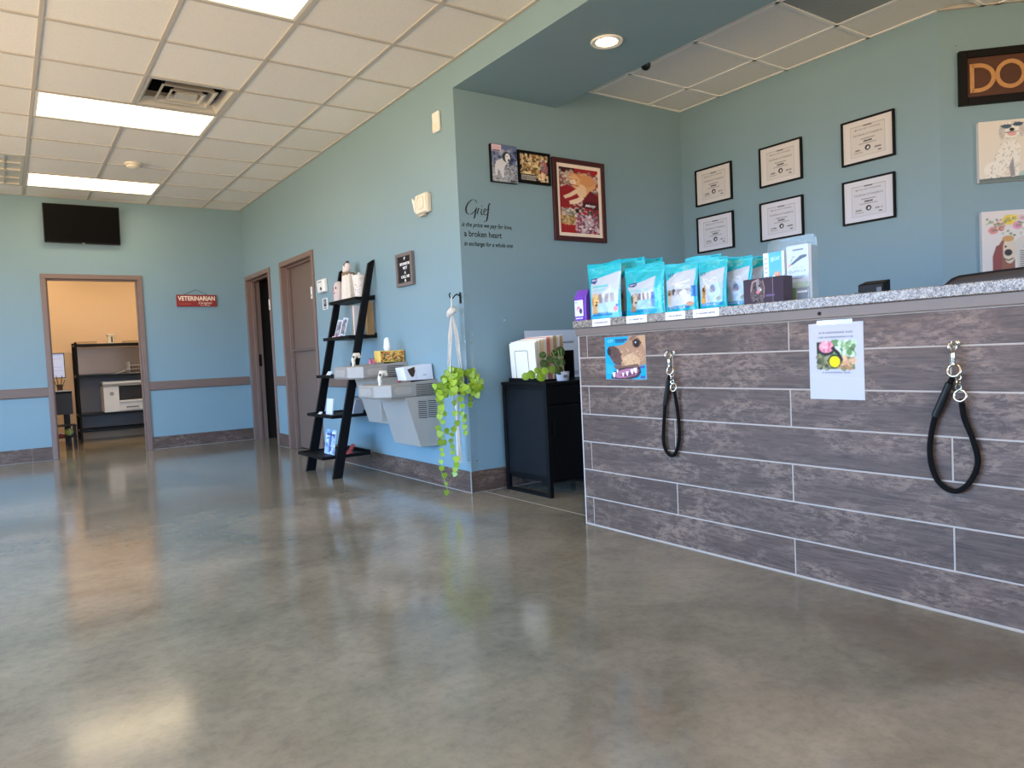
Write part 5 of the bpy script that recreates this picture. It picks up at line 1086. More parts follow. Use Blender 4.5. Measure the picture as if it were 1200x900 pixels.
# --- books and cards
def slab(name, label, cat, x0, x1, y0, y1, z, h, mt, rx=0.0, ry=0.0, rz=0.0, art=None, pages=False, part='cover'):
    cx, cy = (x0+x1)/2, (y0+y1)/2
    t = thing(name, label, cat, (cx, cy, z+.0005)); t.rotation_euler = (rx, ry, rz)
    L = Matrix.Translation((0, 0, 0)); a, b = (x1-x0)/2, (y1-y0)/2
    if pages:
        o = MB().box(-a+.002, a-.003, -b+.0015, b-.0015, .002, h-.003).build('pages', PAPER); o.parent = t
        mb = MB(); mb.box(-a, a, -b, -b+.0015, 0, h); mb.box(-a, a, b-.0015, b, 0, h); mb.box(-a, -a+.002, -b+.0015, b-.0015, 0, h); o = mb.build(part, mt); o.parent = t
    else:
        o = MB().box(-a, a, -b, b, 0, h).build(part, mt, bevel=.001); o.parent = t
    if art is not None:
        me = grid_mesh('print', art, lambda u, v: np.stack([np.full_like(u, -a-.0006), b-2*b*u, h*(1-v)], 1)); me.materials.append(P_MATTE); o = link('print', me, t)
    return t
z = ZS_[1]
PHB = mat('pale_blue_card', C(196, 206, 220), .6)
def photo_art(seed):
    cv = Cv(30, 44, (206, 212, 226)); cv.rect(.14, .12, .86, .8, (120, 118, 130)); cv.specks(.14, .12, .86, .8, [(80, 76, 90), (150, 144, 150), (190, 184, 184)], 30, .1, .06, seed); cv.scrib(.2, .8, .9, .05, (120, 120, 140), .02, seed, 0); return cv
slab('photo_card', 'pale card with a grey picture, farther of the pair', 'card', 2.375, 2.379, 5.965, 6.075, z, .165, PHB, ry=R(14), rx=R(6), art=photo_art(1), part='card')
slab('photo_card', 'pale card with a grey picture, nearer of the pair', 'card', 2.375, 2.379, 5.845, 5.955, z, .175, PHB, ry=R(14), rx=R(6), art=photo_art(2), part='card')
slab('book', 'white spined book standing behind the near rail', 'book', 2.445, 2.50, 5.775, 5.795, z, .265, mat('white_cover', C(226, 222, 220), .5), pages=True)
slab('book', 'tan spined book between the photo cards and white book', 'book', 2.445, 2.50, 5.805, 5.822, z, .265, mat('tan_cover', C(178, 148, 118), .6), pages=True)
slab('book', 'brown wood-toned book at the near end of the tray', 'book', 2.50, 2.558, 5.632, 5.668, z, .285, mat('wood_brown_cover', C(158, 122, 76), .6, noise=.15, scale=20), pages=True)
t = thing('white_tag', 'small folded white card on the second tray lip', 'card', (2.365, 6.12, z))
MB(Matrix.Translation((2.365, 6.12, z+.0005))).prism([(0, -.035, 0), (.03, -.035, .024), (.032, -.035, .024), (.004, -.035, 0)], (0, .07, 0)).build('card', PAPER, t)
t = thing('pink_box', 'small pink box beside the folded white card', 'box', (2.385, 6.025, z))
MB(Matrix.Translation((2.385, 6.025, z+.0005))).box(-.02, .02, -.03, .03, 0, .028).build('carton', mat('pink_card', C(204, 96, 120), .6), t, bevel=.003)
MB(Matrix.Translation((2.385, 6.025, z+.0005))).box(-.0208, -.0202, -.015, .015, .006, .022).build('label', PAPER, t)
z = ZS_[2]
t = thing('white_tag', 'folded white card on the third tray beside the fountain', 'card', (2.30, 6.06, z))
MB(Matrix.Translation((2.29, 6.06, z+.0005))).prism([(0, -.05, 0), (.03, -.05, .04), (.033, -.05, .04), (.005, -.05, 0)], (0, .1, 0)).build('card', PAPER, t)
z = ZS_[3]
slab('card_stack', 'upright white cards on the fourth tray', 'cards', 2.235, 2.245, 5.86, 6.00, z, .135, PAPER, ry=R(8), part='cards')
slab('blue_card', 'small pale blue card behind the upright white cards', 'card', 2.40, 2.404, 5.90, 5.985, z, .165, mat('pale_blue_paper', C(150, 178, 206), .6), ry=R(6), art=Cv(20, 30, (158, 186, 212)).scrib(.2, .8, .3, .08, (90, 110, 150), .03, 1, 0), part='card')
t = thing('white_tag', 'small folded white card at the lip of the fourth tray', 'card', (2.19, 6.02, z))
MB(Matrix.Translation((2.18, 6.02, z+.0005))).prism([(0, -.035, 0), (.022, -.035, .022), (.025, -.035, .022), (.004, -.035, 0)], (0, .07, 0)).build('card', PAPER, t)
LEANS = [('dark_cover', (60, 58, 70), 'dark leaning book nearest the upright cards'), ('grey_cover', (140, 140, 150), 'grey leaning book in the middle of the slanted group'), ('white_cover', (226, 222, 220), 'white leaning book in the slanted group'), ('pale_cover', (206, 208, 216), 'pale leaning book at the near end of the slanted group')]
for i, (mn, c_, lb) in enumerate(LEANS):
    slab('book', lb, 'book', 2.36, 2.45, 5.80-.030*i, 5.813-.030*i, z+.006, .165-.008*i, mat(mn, C(*c_), .5), rx=R(32), pages=True)
z = ZS_[4]
BK = Cv(40, 60, (170, 194, 220)); BK.specks(.05, .05, .95, .95, [(90, 130, 190), (226, 232, 240), (120, 160, 210), (240, 240, 244), (60, 90, 150)], 40, .12, .07, 4); BK.rect(.42, .1, .6, .9, (70, 90, 150)); BK.scrib(.1, .9, .2, .06, (40, 60, 120), .02, 3, 0)
slab('booklet', 'blue and white booklet standing on the bottom tray', 'booklet', 2.185, 2.190, 5.735, 5.955, z, .205, PAPER, ry=R(9), art=BK, part='cover')
t = thing('red_toy', 'small red folded toy on the bottom tray', 'toy', (2.30, 5.70, z))
RT_ = mat('dull_red_cloth', C(158, 62, 58), .7)
mb = MB(Matrix.Translation((2.30, 5.70, z+.0005))); mb.prism([(-.03, -.05, 0), (.03, -.05, 0), (.01, -.05, .03)], (0, .1, 0)); mb.build('base', RT_, t, bevel=.004)
mb = MB(Matrix.Translation((2.30, 5.70, z+.0005))); mb.prism([(.0, -.03, .02), (.02, -.03, .02), (.05, -.03, .075), (.035, -.03, .085)], (0, .05, 0)); mb.build('flap', RT_, t, bevel=.004)

# ================================================================== DRINKING FOUNTAIN
ft = thing('drinking_fountain', 'steel two-level drinking fountain on the blue wall', 'drinking fountain', (2.4, 5.1, .30))
HOLE = mat('dark_slot', C(24, 24, 26), .6); STL = mat('steel_light', C(182, 174, 166), .45, metal=.25)
def fountain_unit(y0, dz):
    y1 = y0+.452; xb = XW-.001; z0, z1 = .665+dz, .762+dz
    out = lambda g: [(xb, y0+g), (2.205+g*.3, y0+g), (2.115+g, y0+.09+g*.3), (2.115+g, y1-.09-g*.3), (2.205+g*.3, y1-g), (xb, y1-g)]
    ring3 = lambda g, z_, rise=0.0: [(p[0], p[1], z_+rise*max(0, (p[0]-2.205)/(xb-2.205))) for p in out(g)]
    hd = MB().loft([ring3(.012, z0), ring3(.0, z0+.012), ring3(.0, z1-.008, .022), ring3(.006, z1, .022), ring3(.022, z1, .022), ring3(.040, z1-.030, .022)]).build('basin', STEEL, ft)
    MB().lathe([(.035, 0), (.035, .004), (.01, .006)], (2.30, (y0+y1)/2, z1-.027), n=20).build('drain', HOLE, hd, smooth=40)
    # push bars: one on the front, one on each side, raised rounded outlines
    def pill(o, u, wd, hh, nm='push_bar'):
        o = Vector(o); u = Vector(u); zv = Vector((0, 0, 1)); n_ = u.cross(zv)
        pts = [o+u*(sx*(wd/2-hh/2)+hh/2*math.cos(R(q)))+zv*(hh/2*math.sin(R(q))) for sx, rg_ in ((1, range(-90, 91, 20)), (-1, range(90, 271, 20))) for q in rg_]
        fc = MB().prism([p+n_*.0005 for p in pts], n_*.004).build(nm, STL, hd, bevel=.0015)
    pill((2.115, (y0+y1)/2, (z0+z1)/2-.002), (0, -1, 0), .20, .052)
    pill((2.300, y0, (z0+z1)/2+.002), (1, 0, 0), .135, .052)
    # bubbler
    bx, by = 2.20, y0+.16
    MB().lathe([(.024, 0), (.024, .006), (.016, .012), (.013, .03)], (bx, by, z1-.012), n=16).build('bubbler_base', CHROME, hd, smooth=40)
    MB().tube([(bx, by, z1+.012), (bx-.004, by, z1+.050), (bx+.012, by, z1+.088), (bx+.04, by, z1+.088), (bx+.050, by, z1+.066)], [.013, .015, .019, .018, .012], 12).build('bubbler', CREAMP, hd, smooth=60)
    MB().ball((bx-.004, by-.012, z1+.072), (.008, .006, .010)).build('bubbler_mouth', HOLE, hd, smooth=60)
    # side louvers under the head
    for q in range(7): MB().box(2.40, 2.545, y0-.0012, y0+.001, z1-.012-.0125*q, z1-.007-.0125*q).build('louver', HOLE, hd)
    # wedge shroud to the wall
    zb = .302+dz
    body = MB().prism([(2.317, y0+.006, z0), (2.424, y0+.006, zb), (xb, y0+.006, zb-.004), (xb, y0+.006, z0)], (0, .440, 0)).build('shroud', STEEL_D, ft, bevel=.004)
    MB().prism([(2.313, y0+.004, z0-.002), (2.419, y0+.004, zb), (2.427, y0+.004, zb), (2.322, y0+.004, z0-.002)], (0, .004, 0)).build('shroud_edge', STL, body)
    for q in range(9):
        for a_, b_ in ((2.413, 2.482), (2.492, 2.562)): MB().prism([(a_, y0+.0045, .635+dz-.0145*q), (b_, y0+.0045, .629+dz-.0145*q), (b_, y0+.0045, .6235+dz-.0145*q), (a_, y0+.0045, .6295+dz-.0145*q)], (0, .0025, 0)).build('louver', HOLE, body)
    return z1
zl = fountain_unit(4.630, 0.0); zu = fountain_unit(5.090, .138)
MB().box(2.33, XW-.001, 5.082, 5.090, .47, .74).build('joining_panel', STEEL_D, ft)
# things on the fountain
RIM = zu+.0225
TB = Cv(70, 40, (222, 186, 84)); TB.specks(.03, .05, .97, .95, [(206, 110, 40), (60, 80, 40), (232, 150, 60), (120, 60, 30), (40, 56, 36), (236, 200, 150), (180, 60, 50)], 150, .05, .06, 3); TB.rect(.44, 0, .47, 1, (236, 206, 110)); TB.rect(0, 0, 1, .07, (236, 206, 110))
x0, x1, y0, y1 = 2.365, 2.565, 5.12, 5.235; zt = RIM
t = thing('tissue_box', 'floral tissue box on the upper fountain', 'tissue box', ((x0+x1)/2, (y0+y1)/2, zt-.001))
MB().box(x0, x1, y0, y1, zt-.0005, zt+.088).build('carton', mat('yellow_card', C(226, 190, 96), .6), t, bevel=.002)
poster('print', TB, frame((0, y0, 0), (1, 0, 0), (0, -1, 0)), x0+.001, zt+.087, x1-.001, zt+.001, .0008, t)
mb = MB(); mb.loft([[((x0+x1)/2-.008+rx*math.cos(q)*(1+.2*math.sin(3*q)), (y0+y1)/2+ry*math.sin(q)*(1+.25*math.cos(4*q)), zt+h) for q in [2*math.pi*k/16 for k in range(16)]] for rx, ry, h in ((.022, .012, .086), (.03, .022, .11), (.026, .02, .15), (.024, .016, .178), (.012, .008, .190))]); mb.build('tissue', PAPER, t, smooth=50)
for i, (xx, lb) in enumerate(((2.315, 'tiny pink bottle left of the tissue box, nearer the bubbler'), (2.34, 'tiny pink bottle touching the tissue box'))):
    t = thing('pink_bottle', lb, 'bottle', (xx, 5.20, RIM-.008))
    MB().lathe([(.012, .0), (.012, .025), (.006, .032)], (xx, 5.20, RIM-.008), n=14).build('body', mat('pink_plastic', C(206, 110, 140), .4), t, smooth=40)
    MB().lathe([(.007, .032), (.007, .042), (.001, .043)], (xx, 5.20, RIM-.008), n=12).build('cap', mat('dark_red_plastic', C(150, 40, 60), .4), t, smooth=40)
# white carton with a cut-out on the lower unit
zt = zl+.0225
x0, x1, y0, y1 = 2.345, 2.565, 4.665, 4.80
t = thing('white_carton', 'open white carton with a dark cut-out on lower fountain', 'box', ((x0+x1)/2, (y0+y1)/2, zt))
WC = mat('white_card', C(224, 226, 234), .6)
mb = MB(); mb.prism([(x0, y0, zt), (x1, y0, zt), (x1-.006, y0+.01, zt+.112), (x0-.014, y0+.01, zt+.094)], (0, y1-y0, 0)); mb.build('carton', WC, t, bevel=.002)
nrm = Vector((0, -1, .09)).normalized()
def cpt(u, v, o=.0008): return Vector((x0+(x1-x0)*u-.012*v*(1-u), y0+.01*v, zt+(.094+.018*u)*v))+nrm*o
MB().add([cpt(u, v) for u, v in ((.10, .82), (.36, .96), (.36, .62), (.30, .30), (.22, .22), (.16, .42))], [(0, 1, 2, 3, 4, 5)]).build('cut_out', mat('brown_inside', C(66, 44, 36), .8), t)
MB().add([cpt(u, v, .001) for u, v in ((.365, .96), (.38, .96), (.38, .06), (.365, .06))], [(0, 1, 2, 3)]).build('fold_line', mat('grey_fold', C(190, 192, 200), .6), t)
MB().add([cpt(u, v, .001) for u, v in ((.62, .3), (.76, .3), (.76, .35), (.62, .35))], [(0, 1, 2, 3)]).build('small_print', mat('grey_ink', C(150, 150, 160), .6), t)
t = thing('red_trinket', 'tiny red trinket between the bubbler and the white carton', 'trinket', (2.315, 4.72, zl+.016))
MB().lathe([(.014, 0), (.014, .010), (.010, .013), (.001, .013)], (2.312, 4.72, zl+.012), n=14).build('cap', mat('dark_red_plastic', C(150, 40, 60), .4), t, smooth=40)
MB().torus((2.312, 4.72, zl+.013), (0, 0, 1), .0135, .0015, 14, 6).build('ring', mat('dark_red_plastic', C(150, 40, 60), .4), t, smooth=60)

# ================================================================== HANGING PLANT
HX, HY = 2.502, 4.245
t = thing('wall_hook', 'black iron hook carrying the hanging plant', 'hook', (XW, HY, 1.33))
MB().box(XW-.009, XW-.0045, HY-.010, HY+.010, 1.300, 1.375).build('plate', BLACKM, t, bevel=.002)
MB().tube([(XW-.009, HY, 1.35), (XW-.03, HY, 1.362), (XW-.05, HY, 1.352), (XW-.06, HY, 1.338), (HX, HY, 1.331), (HX-.012, HY, 1.342), (HX-.016, HY, 1.358), (HX-.008, HY, 1.370)], .0045, 8).build('arm', BLACKM, t, smooth=60)
hp = thing('hanging_plant', 'lime trailing plant in a white macrame hanger', 'plant', (HX, HY, .05))
PZ, PR = .685, .060
mb = MB(); mb.tube([(HX-.003, HY-.006, 1.342), (HX-.006, HY-.008, 1.29), (HX-.004, HY, 1.25)], .0045, 8); mb.tube([(HX+.003, HY+.006, 1.342), (HX+.004, HY+.008, 1.29), (HX+.002, HY, 1.25)], .0045, 8); mb.build('loop', ROPE, hp, smooth=60)
MB().tube([(HX-.03, HY, 1.222), (HX-.015, HY-.01, 1.236), (HX+.012, HY-.012, 1.250), (HX+.022, HY, 1.262), (HX+.004, HY+.012, 1.256), (HX-.018, HY+.01, 1.238)], .018, 10, True).build('knot', ROPE, hp, smooth=60)
for q in (25, 115, 205, 295):
    dx, dy = math.cos(R(q)), math.sin(R(q))
    for e in (-.005, .005):
        MB().tube([(HX+e, HY+e, 1.235), (HX+dx*.03+e, HY+dy*.03-e, 1.09), (HX+dx*(PR+.004), HY+dy*(PR+.004)+e, PZ+.10), (HX+dx*(PR-.004)+e, HY+dy*(PR-.004), PZ+.02), (HX+dx*.03, HY+dy*.03+e, PZ-.02), (HX, HY, PZ-.06)], .0038, 6).build('cord', ROPE, hp, smooth=60)
MB().lathe([(.044, 0), (.050, .012), (PR, .105), (PR+.005, .11), (PR+.005, .13), (PR-.004, .13), (PR-.006, .11), (.002, .108)], (HX, HY, PZ), n=24).build('pot', mat('grey_clay_pot', C(140, 118, 112), .7, noise=.1), hp, smooth=40)
MB().lathe([(.010, 0), (.016, -.03), (.011, -.06)], (HX, HY, PZ-.05), n=12).build('lower_knot', ROPE, hp, smooth=50)
for i in range(12):
    q = i*2*math.pi/12; r_ = .012+.006*(i % 2)
    MB().tube([(HX+.006*math.cos(q), HY+.006*math.sin(q), PZ-.10), (HX+r_*.7*math.cos(q), HY+r_*.7*math.sin(q), PZ-.30), (HX+r_*math.cos(q+.3), HY+r_*math.sin(q+.3), .215+.02*random.random())], .0035, 5).build('tassel_cord', ROPE, hp, smooth=60)
def leaf_mesh(name, mt, wide=1.0):
    o = [(0, 0), (.28, -.10), (.52, .08), (.56, .36), (.42, .66), (.18, .90), (0, 1.05)]; vs, fs = [], []
    n = len(o); sp = [(0, y, -.06*math.sin(math.pi*min(1, max(0, y)))) for _, y in o]
    vs = sp+[(x*wide, y, .10*x-.14*max(0, y)**2) for x, y in o[1:-1]]+[(-x*wide, y, .10*x-.14*max(0, y)**2) for x, y in o[1:-1]]
    for sd in (0, 1):
        b = n+sd*(n-2); L = [0]+[b+i for i in range(n-2)]+[n-1]
        for i in range(n-1):
            f = [i, L[i], L[i+1], i+1]; f = [q for k, q in enumerate(f) if q not in f[:k]]
            fs.append(f if sd else f[::-1])
    me = bpy.data.meshes.new(name); me.from_pydata(vs, [], fs); me.materials.append(mt); me.polygons.foreach_set('use_smooth', [True]*len(fs)); return me
LM = leaf_mesh('leaf', LEAF); LM2 = leaf_mesh('leaf', mat('mid_green_leaf', C(134, 166, 48), .4, noise=.25, scale=30)); LMD = leaf_mesh('leaf', LEAF_D, .95)
rl = random.Random(11)
def put_leaf(me, pos, size, parent, down=0.75, face=None):
    pos = Vector(pos); d = Vector((rl.uniform(-1, 1), rl.uniform(-1, .4), -down*2+rl.uniform(-.6, .6))).normalized()
    nrm = (Vector((-.6, -1, .35)) if face is None else Vector(face))+Vector((rl.uniform(-.6, .6), rl.uniform(-.5, .5), rl.uniform(-.4, .5)))
    nrm = (nrm-d*nrm.dot(d)).normalized(); sx = d.cross(nrm)
    o = link('leaf', me, parent); mm = Matrix((sx, d, nrm)).transposed().to_4x4(); mm.translation = pos-rootloc(parent); o.matrix_basis = mm @ Matrix.Scale(size, 4)
    return o
def free(p): return p.x < XW-.012 or p.y < YE-.03
cnt = 0
while cnt < 150:                                       # crown spilling over the pot
    q = rl.uniform(0, 2*math.pi); e = rl.uniform(-.4, 1.0); rr = rl.uniform(.55, 1.0)
    p = Vector((HX+.015+.168*rr*math.cos(q)*math.sqrt(max(.15, 1-e*e*.7)), HY-.03+.14*rr*math.sin(q)*math.sqrt(max(.15, 1-e*e*.7)), PZ+.085+.115*e-.10*(rr-.5)))
    sz = rl.uniform(.028, .046)
    if not free(p+Vector((sz*.8, 0, 0))): continue
    if Vector((p.x-HX, p.y-HY)).length < PR+.012 and p.z < PZ+.14: continue
    put_leaf(LM if rl.random() < .72 else LM2, p, sz, hp, .55); cnt += 1
def strand(pxs, Y, n, s0, s1):
    pts = [on(x, y, 1, Y) for x, y in pxs]
    MB().tube([(HX, HY-.02, PZ+.12)]+[p for p in pts], .0022, 5).build('vine', VINE, hp, smooth=60)
    seg = []
    for i in range(n):
        f = i/(n-1)*(len(pts)-1); k = min(int(f), len(pts)-2); p = pts[k].lerp(pts[k+1], f-k)+Vector((rl.uniform(-.02, .02), rl.uniform(-.015, .005), 0))
        if p.x > XW-.05: p.x = XW-.05
        put_leaf(LM if rl.random() < .8 else LM2, p, s0+(s1-s0)*rl.random(), hp, .9)
strand([(512, 450), (516, 469), (517, 482), (514, 501), (513, 516)], 4.18, 12, .030, .044)
strand([(518, 455), (521, 490), (521, 511), (520, 524), (516, 531), (515, 541), (516, 550), (521, 563), (524.5, 574)], 4.19, 11, .026, .038)
strand([(531, 470), (534, 492), (530, 505), (529, 518), (534, 530), (536, 543), (534, 553)], 4.16, 12, .028, .044)
strand([(541, 465), (541.5, 482), (543, 490), (545, 505)], 4.15, 7, .030, .042)
strand([(548, 455), (556, 470), (561, 471)], 4.12, 4, .028, .038)

# ================================================================== BLACK CABINET AND WHAT STANDS ON IT
X0, X1, Y0, Y1, ZK = 2.822, 3.42, 3.664, 4.160, .748
cb = thing('cabinet', 'black wooden side cabinet between the wall and counter', 'cabinet', ((X0+X1)/2, (Y0+Y1)/2, 0))
for x in (X0, X1-.03):
    for y in (Y0, Y1-.03): MB().box(x, x+.03, y, y+.03, 0, ZK-.02).build('post', BLACKW, cb, bevel=.002)
MB().box(X0-.004, X1+.004, Y0-.004, Y1+.004, ZK-.02, ZK).build('top', BLACKW, cb, bevel=.002)
PNL = mat('charcoal_panel', C(18, 20, 24), .5, noise=.25, scale=6, spec=.2)
for x in (X0+.010, X1-.022): MB().box(x, x+.012, Y0+.03, Y1-.03, .125, ZK-.02).build('side_panel', PNL, cb)
for x in (X0, X1-.03):
    MB().box(x+.004, x+.026, Y0+.03, Y1-.03, .0, .022).build('floor_rail', BLACKW, cb, bevel=.002); MB().box(x+.004, x+.026, Y0+.03, Y1-.03, ZK-.05, ZK-.02).build('top_rail', BLACKW, cb)
    MB().box(x+.004, x+.026, Y0+.03, Y1-.03, .115, .135).build('lower_rail', BLACKW, cb)
MB().box(X0+.03, X1-.03, Y1-.022, Y1-.010, .095, ZK-.02).build('back_panel', PNL, cb)
MB().box(X0+.022, X1-.022, Y0+.01, Y1-.022, .095, .110).build('bottom', BLACKW, cb)
dr = MB().box(X0+.032, X1-.032, Y0+.004, Y0+.022, .112, ZK-.15).build('door', BLACKW, cb, bevel=.002); MB().box(X0+.05, X0+.058, Y0-.012, Y0+.004, .40, .50).build('handle', BLACKM, dr)
dw = MB().box(X0+.032, X1-.032, Y0+.004, Y0+.022, ZK-.145, ZK-.024).build('drawer', BLACKW, cb, bevel=.002); MB().box(3.08, 3.16, Y0-.012, Y0+.004, ZK-.09, ZK-.082).build('handle', BLACKM, dw)
# rack of folders
rk = thing('folder_rack', 'low black rack holding upright folders on the cabinet', 'rack', (3.0, 3.93, ZK))
MB().box(2.855, 3.18, 3.80, 4.12, ZK+.0005, ZK+.012).build('base', BLACKW, rk, bevel=.002)
MB().box(2.855, 2.863, 3.80, 4.12, ZK+.012, ZK+.026).build('lip', BLACKW, rk); MB().box(3.172, 3.18, 3.80, 4.12, ZK+.012, ZK+.20).build('back', BLACKW, rk)
FC = [((240, 234, 222), 'front folder with a rounded outline'), ((238, 226, 204), 'second folder, warm cream, from the front'), ((236, 212, 178), 'third folder, tan, from the front'), ((242, 236, 224), 'fourth folder, off-white, from the front'), ((224, 128, 108), 'coral red folder in the rack'), ((240, 228, 206), 'folder right behind the coral one'), ((206, 172, 132), 'light brown folder in the rack'), ((242, 234, 222), 'second to last cream folder in the rack'), ((214, 176, 136), 'last brown folder in the rack')]
for i, (c_, lb) in enumerate(FC):
    x = 2.872+.028*i; h = .262+.006*min(i, 5); y0, y1 = 3.815, 4.105
    t = thing('file_folder', lb, 'folder', (x, 3.96, ZK+.0125), 'folders in the black rack'); mt = mat('folder_%02x%02x%02x' % c_, C(*c_), .7)
    mb = MB(); mb.prism([(x, y0, ZK+.0125), (x-.016, y0-.006, ZK+h), (x-.014, y0-.006, ZK+h), (x+.002, y0, ZK+.0125)], (0, y1-y0, 0)); mb.build('front_leaf', mt, t)
    mb = MB(); mb.prism([(x+.005, y0, ZK+.0125), (x-.002, y0-.006, ZK+h+.010), (x, y0-.006, ZK+h+.010), (x+.007, y0, ZK+.0125)], (0, y1-y0, 0)); mb.build('back_leaf', mt, t)
    if i == 0:
        pts = []
        fp = lambda a, b: (x-.0168*b-.0006, y1-.04-(y1-y0-.08)*a*.72-.02, ZK+.0125+(h-.0125)*b)
        for cx_, cy_, s0 in ((.08, .72, 180), (.92, .72, 90)):
            pts += [(cx_+.07*math.cos(R(s0-q)), cy_+.07*math.sin(R(s0-q))) for q in range(0, 91, 15)]
        pts = [(.01, .02)]+pts+[(.99, .02)]
        MB().tube([fp(a, b) for a, b in pts], .0018, 5).build('outline', mat('charcoal_ink', C(70, 66, 64), .6), t)
# white sheet leaning on the wall
cv = Cv(70, 60, (206, 218, 238)); cv.scrib(.68, .9, .26, .03, (110, 120, 150), .005, 1, 0); cv.box(.78, .22, .95, .3, .003, (170, 180, 205)); cv.rect(.55, .86, .95, .94, (160, 170, 190)); cv.scrib(.1, .5, .3, .03, (150, 160, 185), .004, 2, .05)
t = thing('white_sheet', 'large pale blue-white sheet leaning behind the cabinet plant', 'sheet', (3.29, 4.15, ZK)); t.rotation_euler = (R(-4), 0, 0)
o = MB().box(-.245, .245, -.0015, .0015, 0, .352).build('sheet', PAPER); o.parent = t
me = grid_mesh('print', cv, lambda u, v: np.stack([-.244+.488*u, np.full_like(u, -.0022), .351*(1-v)], 1)); me.materials.append(P_MATTE); link('print', me, t)
# potted plant
pc = on(648, 446, 2, ZK); PX, PY = 3.01, 3.72
t = thing('potted_plant', 'small potted plant with round leaves on the cabinet', 'plant', (PX, PY, ZK+.0005))
MB().lathe([(.036, 0), (.040, .004), (.046, .060), (.043, .060), (.038, .052), (.002, .050)], (PX, PY, ZK+.0005), n=24).build('pot', mat('white_ceramic', C(216, 218, 232), .3), t, smooth=40)
MB().box(PX-.030, PX+.004, PY-.0475, PY-.0445, ZK+.022, ZK+.040).build('pot_mark', mat('slate_ink', C(120, 124, 140), .5), t)
RLF = bpy.data.meshes.new('round_leaf'); nn = 12
RLF.from_pydata([(0, 0, 0)]+[(.5*math.cos(2*math.pi*i/nn), .5+.5*math.sin(2*math.pi*i/nn), -.08*math.cos(2*math.pi*i/nn)**2) for i in range(nn)], [], [(0, 1+i, 1+(i+1) % nn) for i in range(nn)]); RLD = RLF.copy(); RLF.materials.append(mat('bright_round_leaf', C(128, 160, 44), .35, noise=.2, scale=25)); RLD.materials.append(mat('dark_round_leaf', C(58, 82, 38), .35, noise=.2, scale=25))
for px, py, yy, sz, dk in ((657, 412, 3.74, .070, 1), (638, 426, 3.68, .060, 1), (647, 433, 3.66, .050, 0), (638, 435, 3.64, .055, 0), (634, 442, 3.62, .062, 0), (623, 439, 3.63, .060, 0), (616, 441, 3.64, .050, 0), (636, 416, 3.76, .050, 1), (645, 421, 3.74, .055, 1), (655, 434, 3.70, .060, 1), (652, 424, 3.72, .055, 1), (650, 414, 3.76, .05, 1), (659, 424, 3.74, .05, 1), (630, 434, 3.66, .045, 0)):
    p = on(px, py, 1, yy); p.z = max(p.z, ZK+.035)
    MB().tube([(PX, PY, ZK+.052), ((PX+p.x)/2, (PY+p.y)/2, max(p.z, ZK+.06)+.02), tuple(p)], .0025, 5).build('stem', VINE, t, smooth=60)
    nrm = Vector((-.45+rl.uniform(-.3, .3), -1, .35+rl.uniform(-.3, .3))).normalized(); d = Vector((rl.uniform(-.6, .6), 0, -1)); d = (d-nrm*d.dot(nrm)).normalized(); sx = d.cross(nrm)
    o = link('leaf', RLD if dk else RLF, t); mm = Matrix((sx, d, nrm)).transposed().to_4x4(); mm.translation = p-rootloc(t)-d*sz/2; o.matrix_basis = mm @ Matrix.Scale(sz, 4)

# ================================================================== OFFICE THINGS
sx0, sx1, sy0, sy1 = .82, 1.86, 11.48, 11.93
t = thing('wire_shelf', 'black metal shelf unit seen through the office doorway', 'shelf', ((sx0+sx1)/2, 11.7, 0))
for x in (sx0, sx1):
    for y in (sy0, sy1): MB().cyl((x, y, 0), (x, y, 1.37), .017, n=10).build('post', BLACKM, t, smooth=40)
for z in (1.345, .915, .385, .165):
    sh = MB().box(sx0, sx1, sy0-.01, sy0+.01, z-.03, z).box(sx0, sx1, sy1-.01, sy1+.01, z-.03, z).box(sx0-.01, sx0+.01, sy0, sy1, z-.03, z).box(sx1-.01, sx1+.01, sy0, sy1, z-.03, z).build('shelf_frame', BLACKM, t)
    MB().box(sx0+.01, sx1-.01, sy0+.01, sy1-.01, z-.012, z-.004).build('shelf_liner', mat('charcoal_liner', C(60, 58, 60), .5), sh)
mb = MB()
for i in range(18): x = sx0+.03+i*.056; mb.tube([(x, sy0-.012, 1.34), (x+.028, sy0-.012, 1.318), (x+.056, sy0-.012, 1.34)], .004, 5)
mb.build('truss_wire', BLACKM, t)
MB().box(sx0+.02, sx1-.02, sy1-.004, sy1+.006, .93, 1.31).build('back_panel', mat('bronze_panel', C(186, 160, 140), .35, metal=.2), t)
MB().box(sx0+.02, sx1-.02, sy1-.004, sy1+.006, .17, .885).build('back_panel', mat('charcoal_back', C(128, 128, 132), .6), t)
# printer
x0, x1, y0, y1, z = 1.115, 1.62, 11.47, 11.88, .386
t = thing('printer', 'white office printer on the shelf unit', 'printer', ((x0+x1)/2, 11.67, z))
PW = mat('printer_white', C(232, 232, 236), .4); PG = mat('printer_grey', C(120, 122, 128), .4)
MB().box(x0, x0+.19, y0, y1, z, z+.36).build('body', PW, t, bevel=.006); MB().box(x0+.19, x1, y0+.02, y1, z, z+.13).build('tray_base', PW, t, bevel=.006); MB().box(x0+.19, x1, y0+.16, y1, z+.13, z+.36).build('output_bay', mat('printer_dark', C(58, 52, 50), .5), t)
MB().box(x0+.19, x1, y0+.0, y0+.16, z+.13, z+.155).build('output_tray', PW, t, bevel=.004); MB().box(x0+.16, x1, y0+.012, y0+.02, z+.02, z+.105).build('paper_drawer', PW, t, bevel=.003); MB().box(x0+.27, x0+.43, y0+.006, y0+.012, z+.05, z+.065).build('drawer_grip', PG, t)
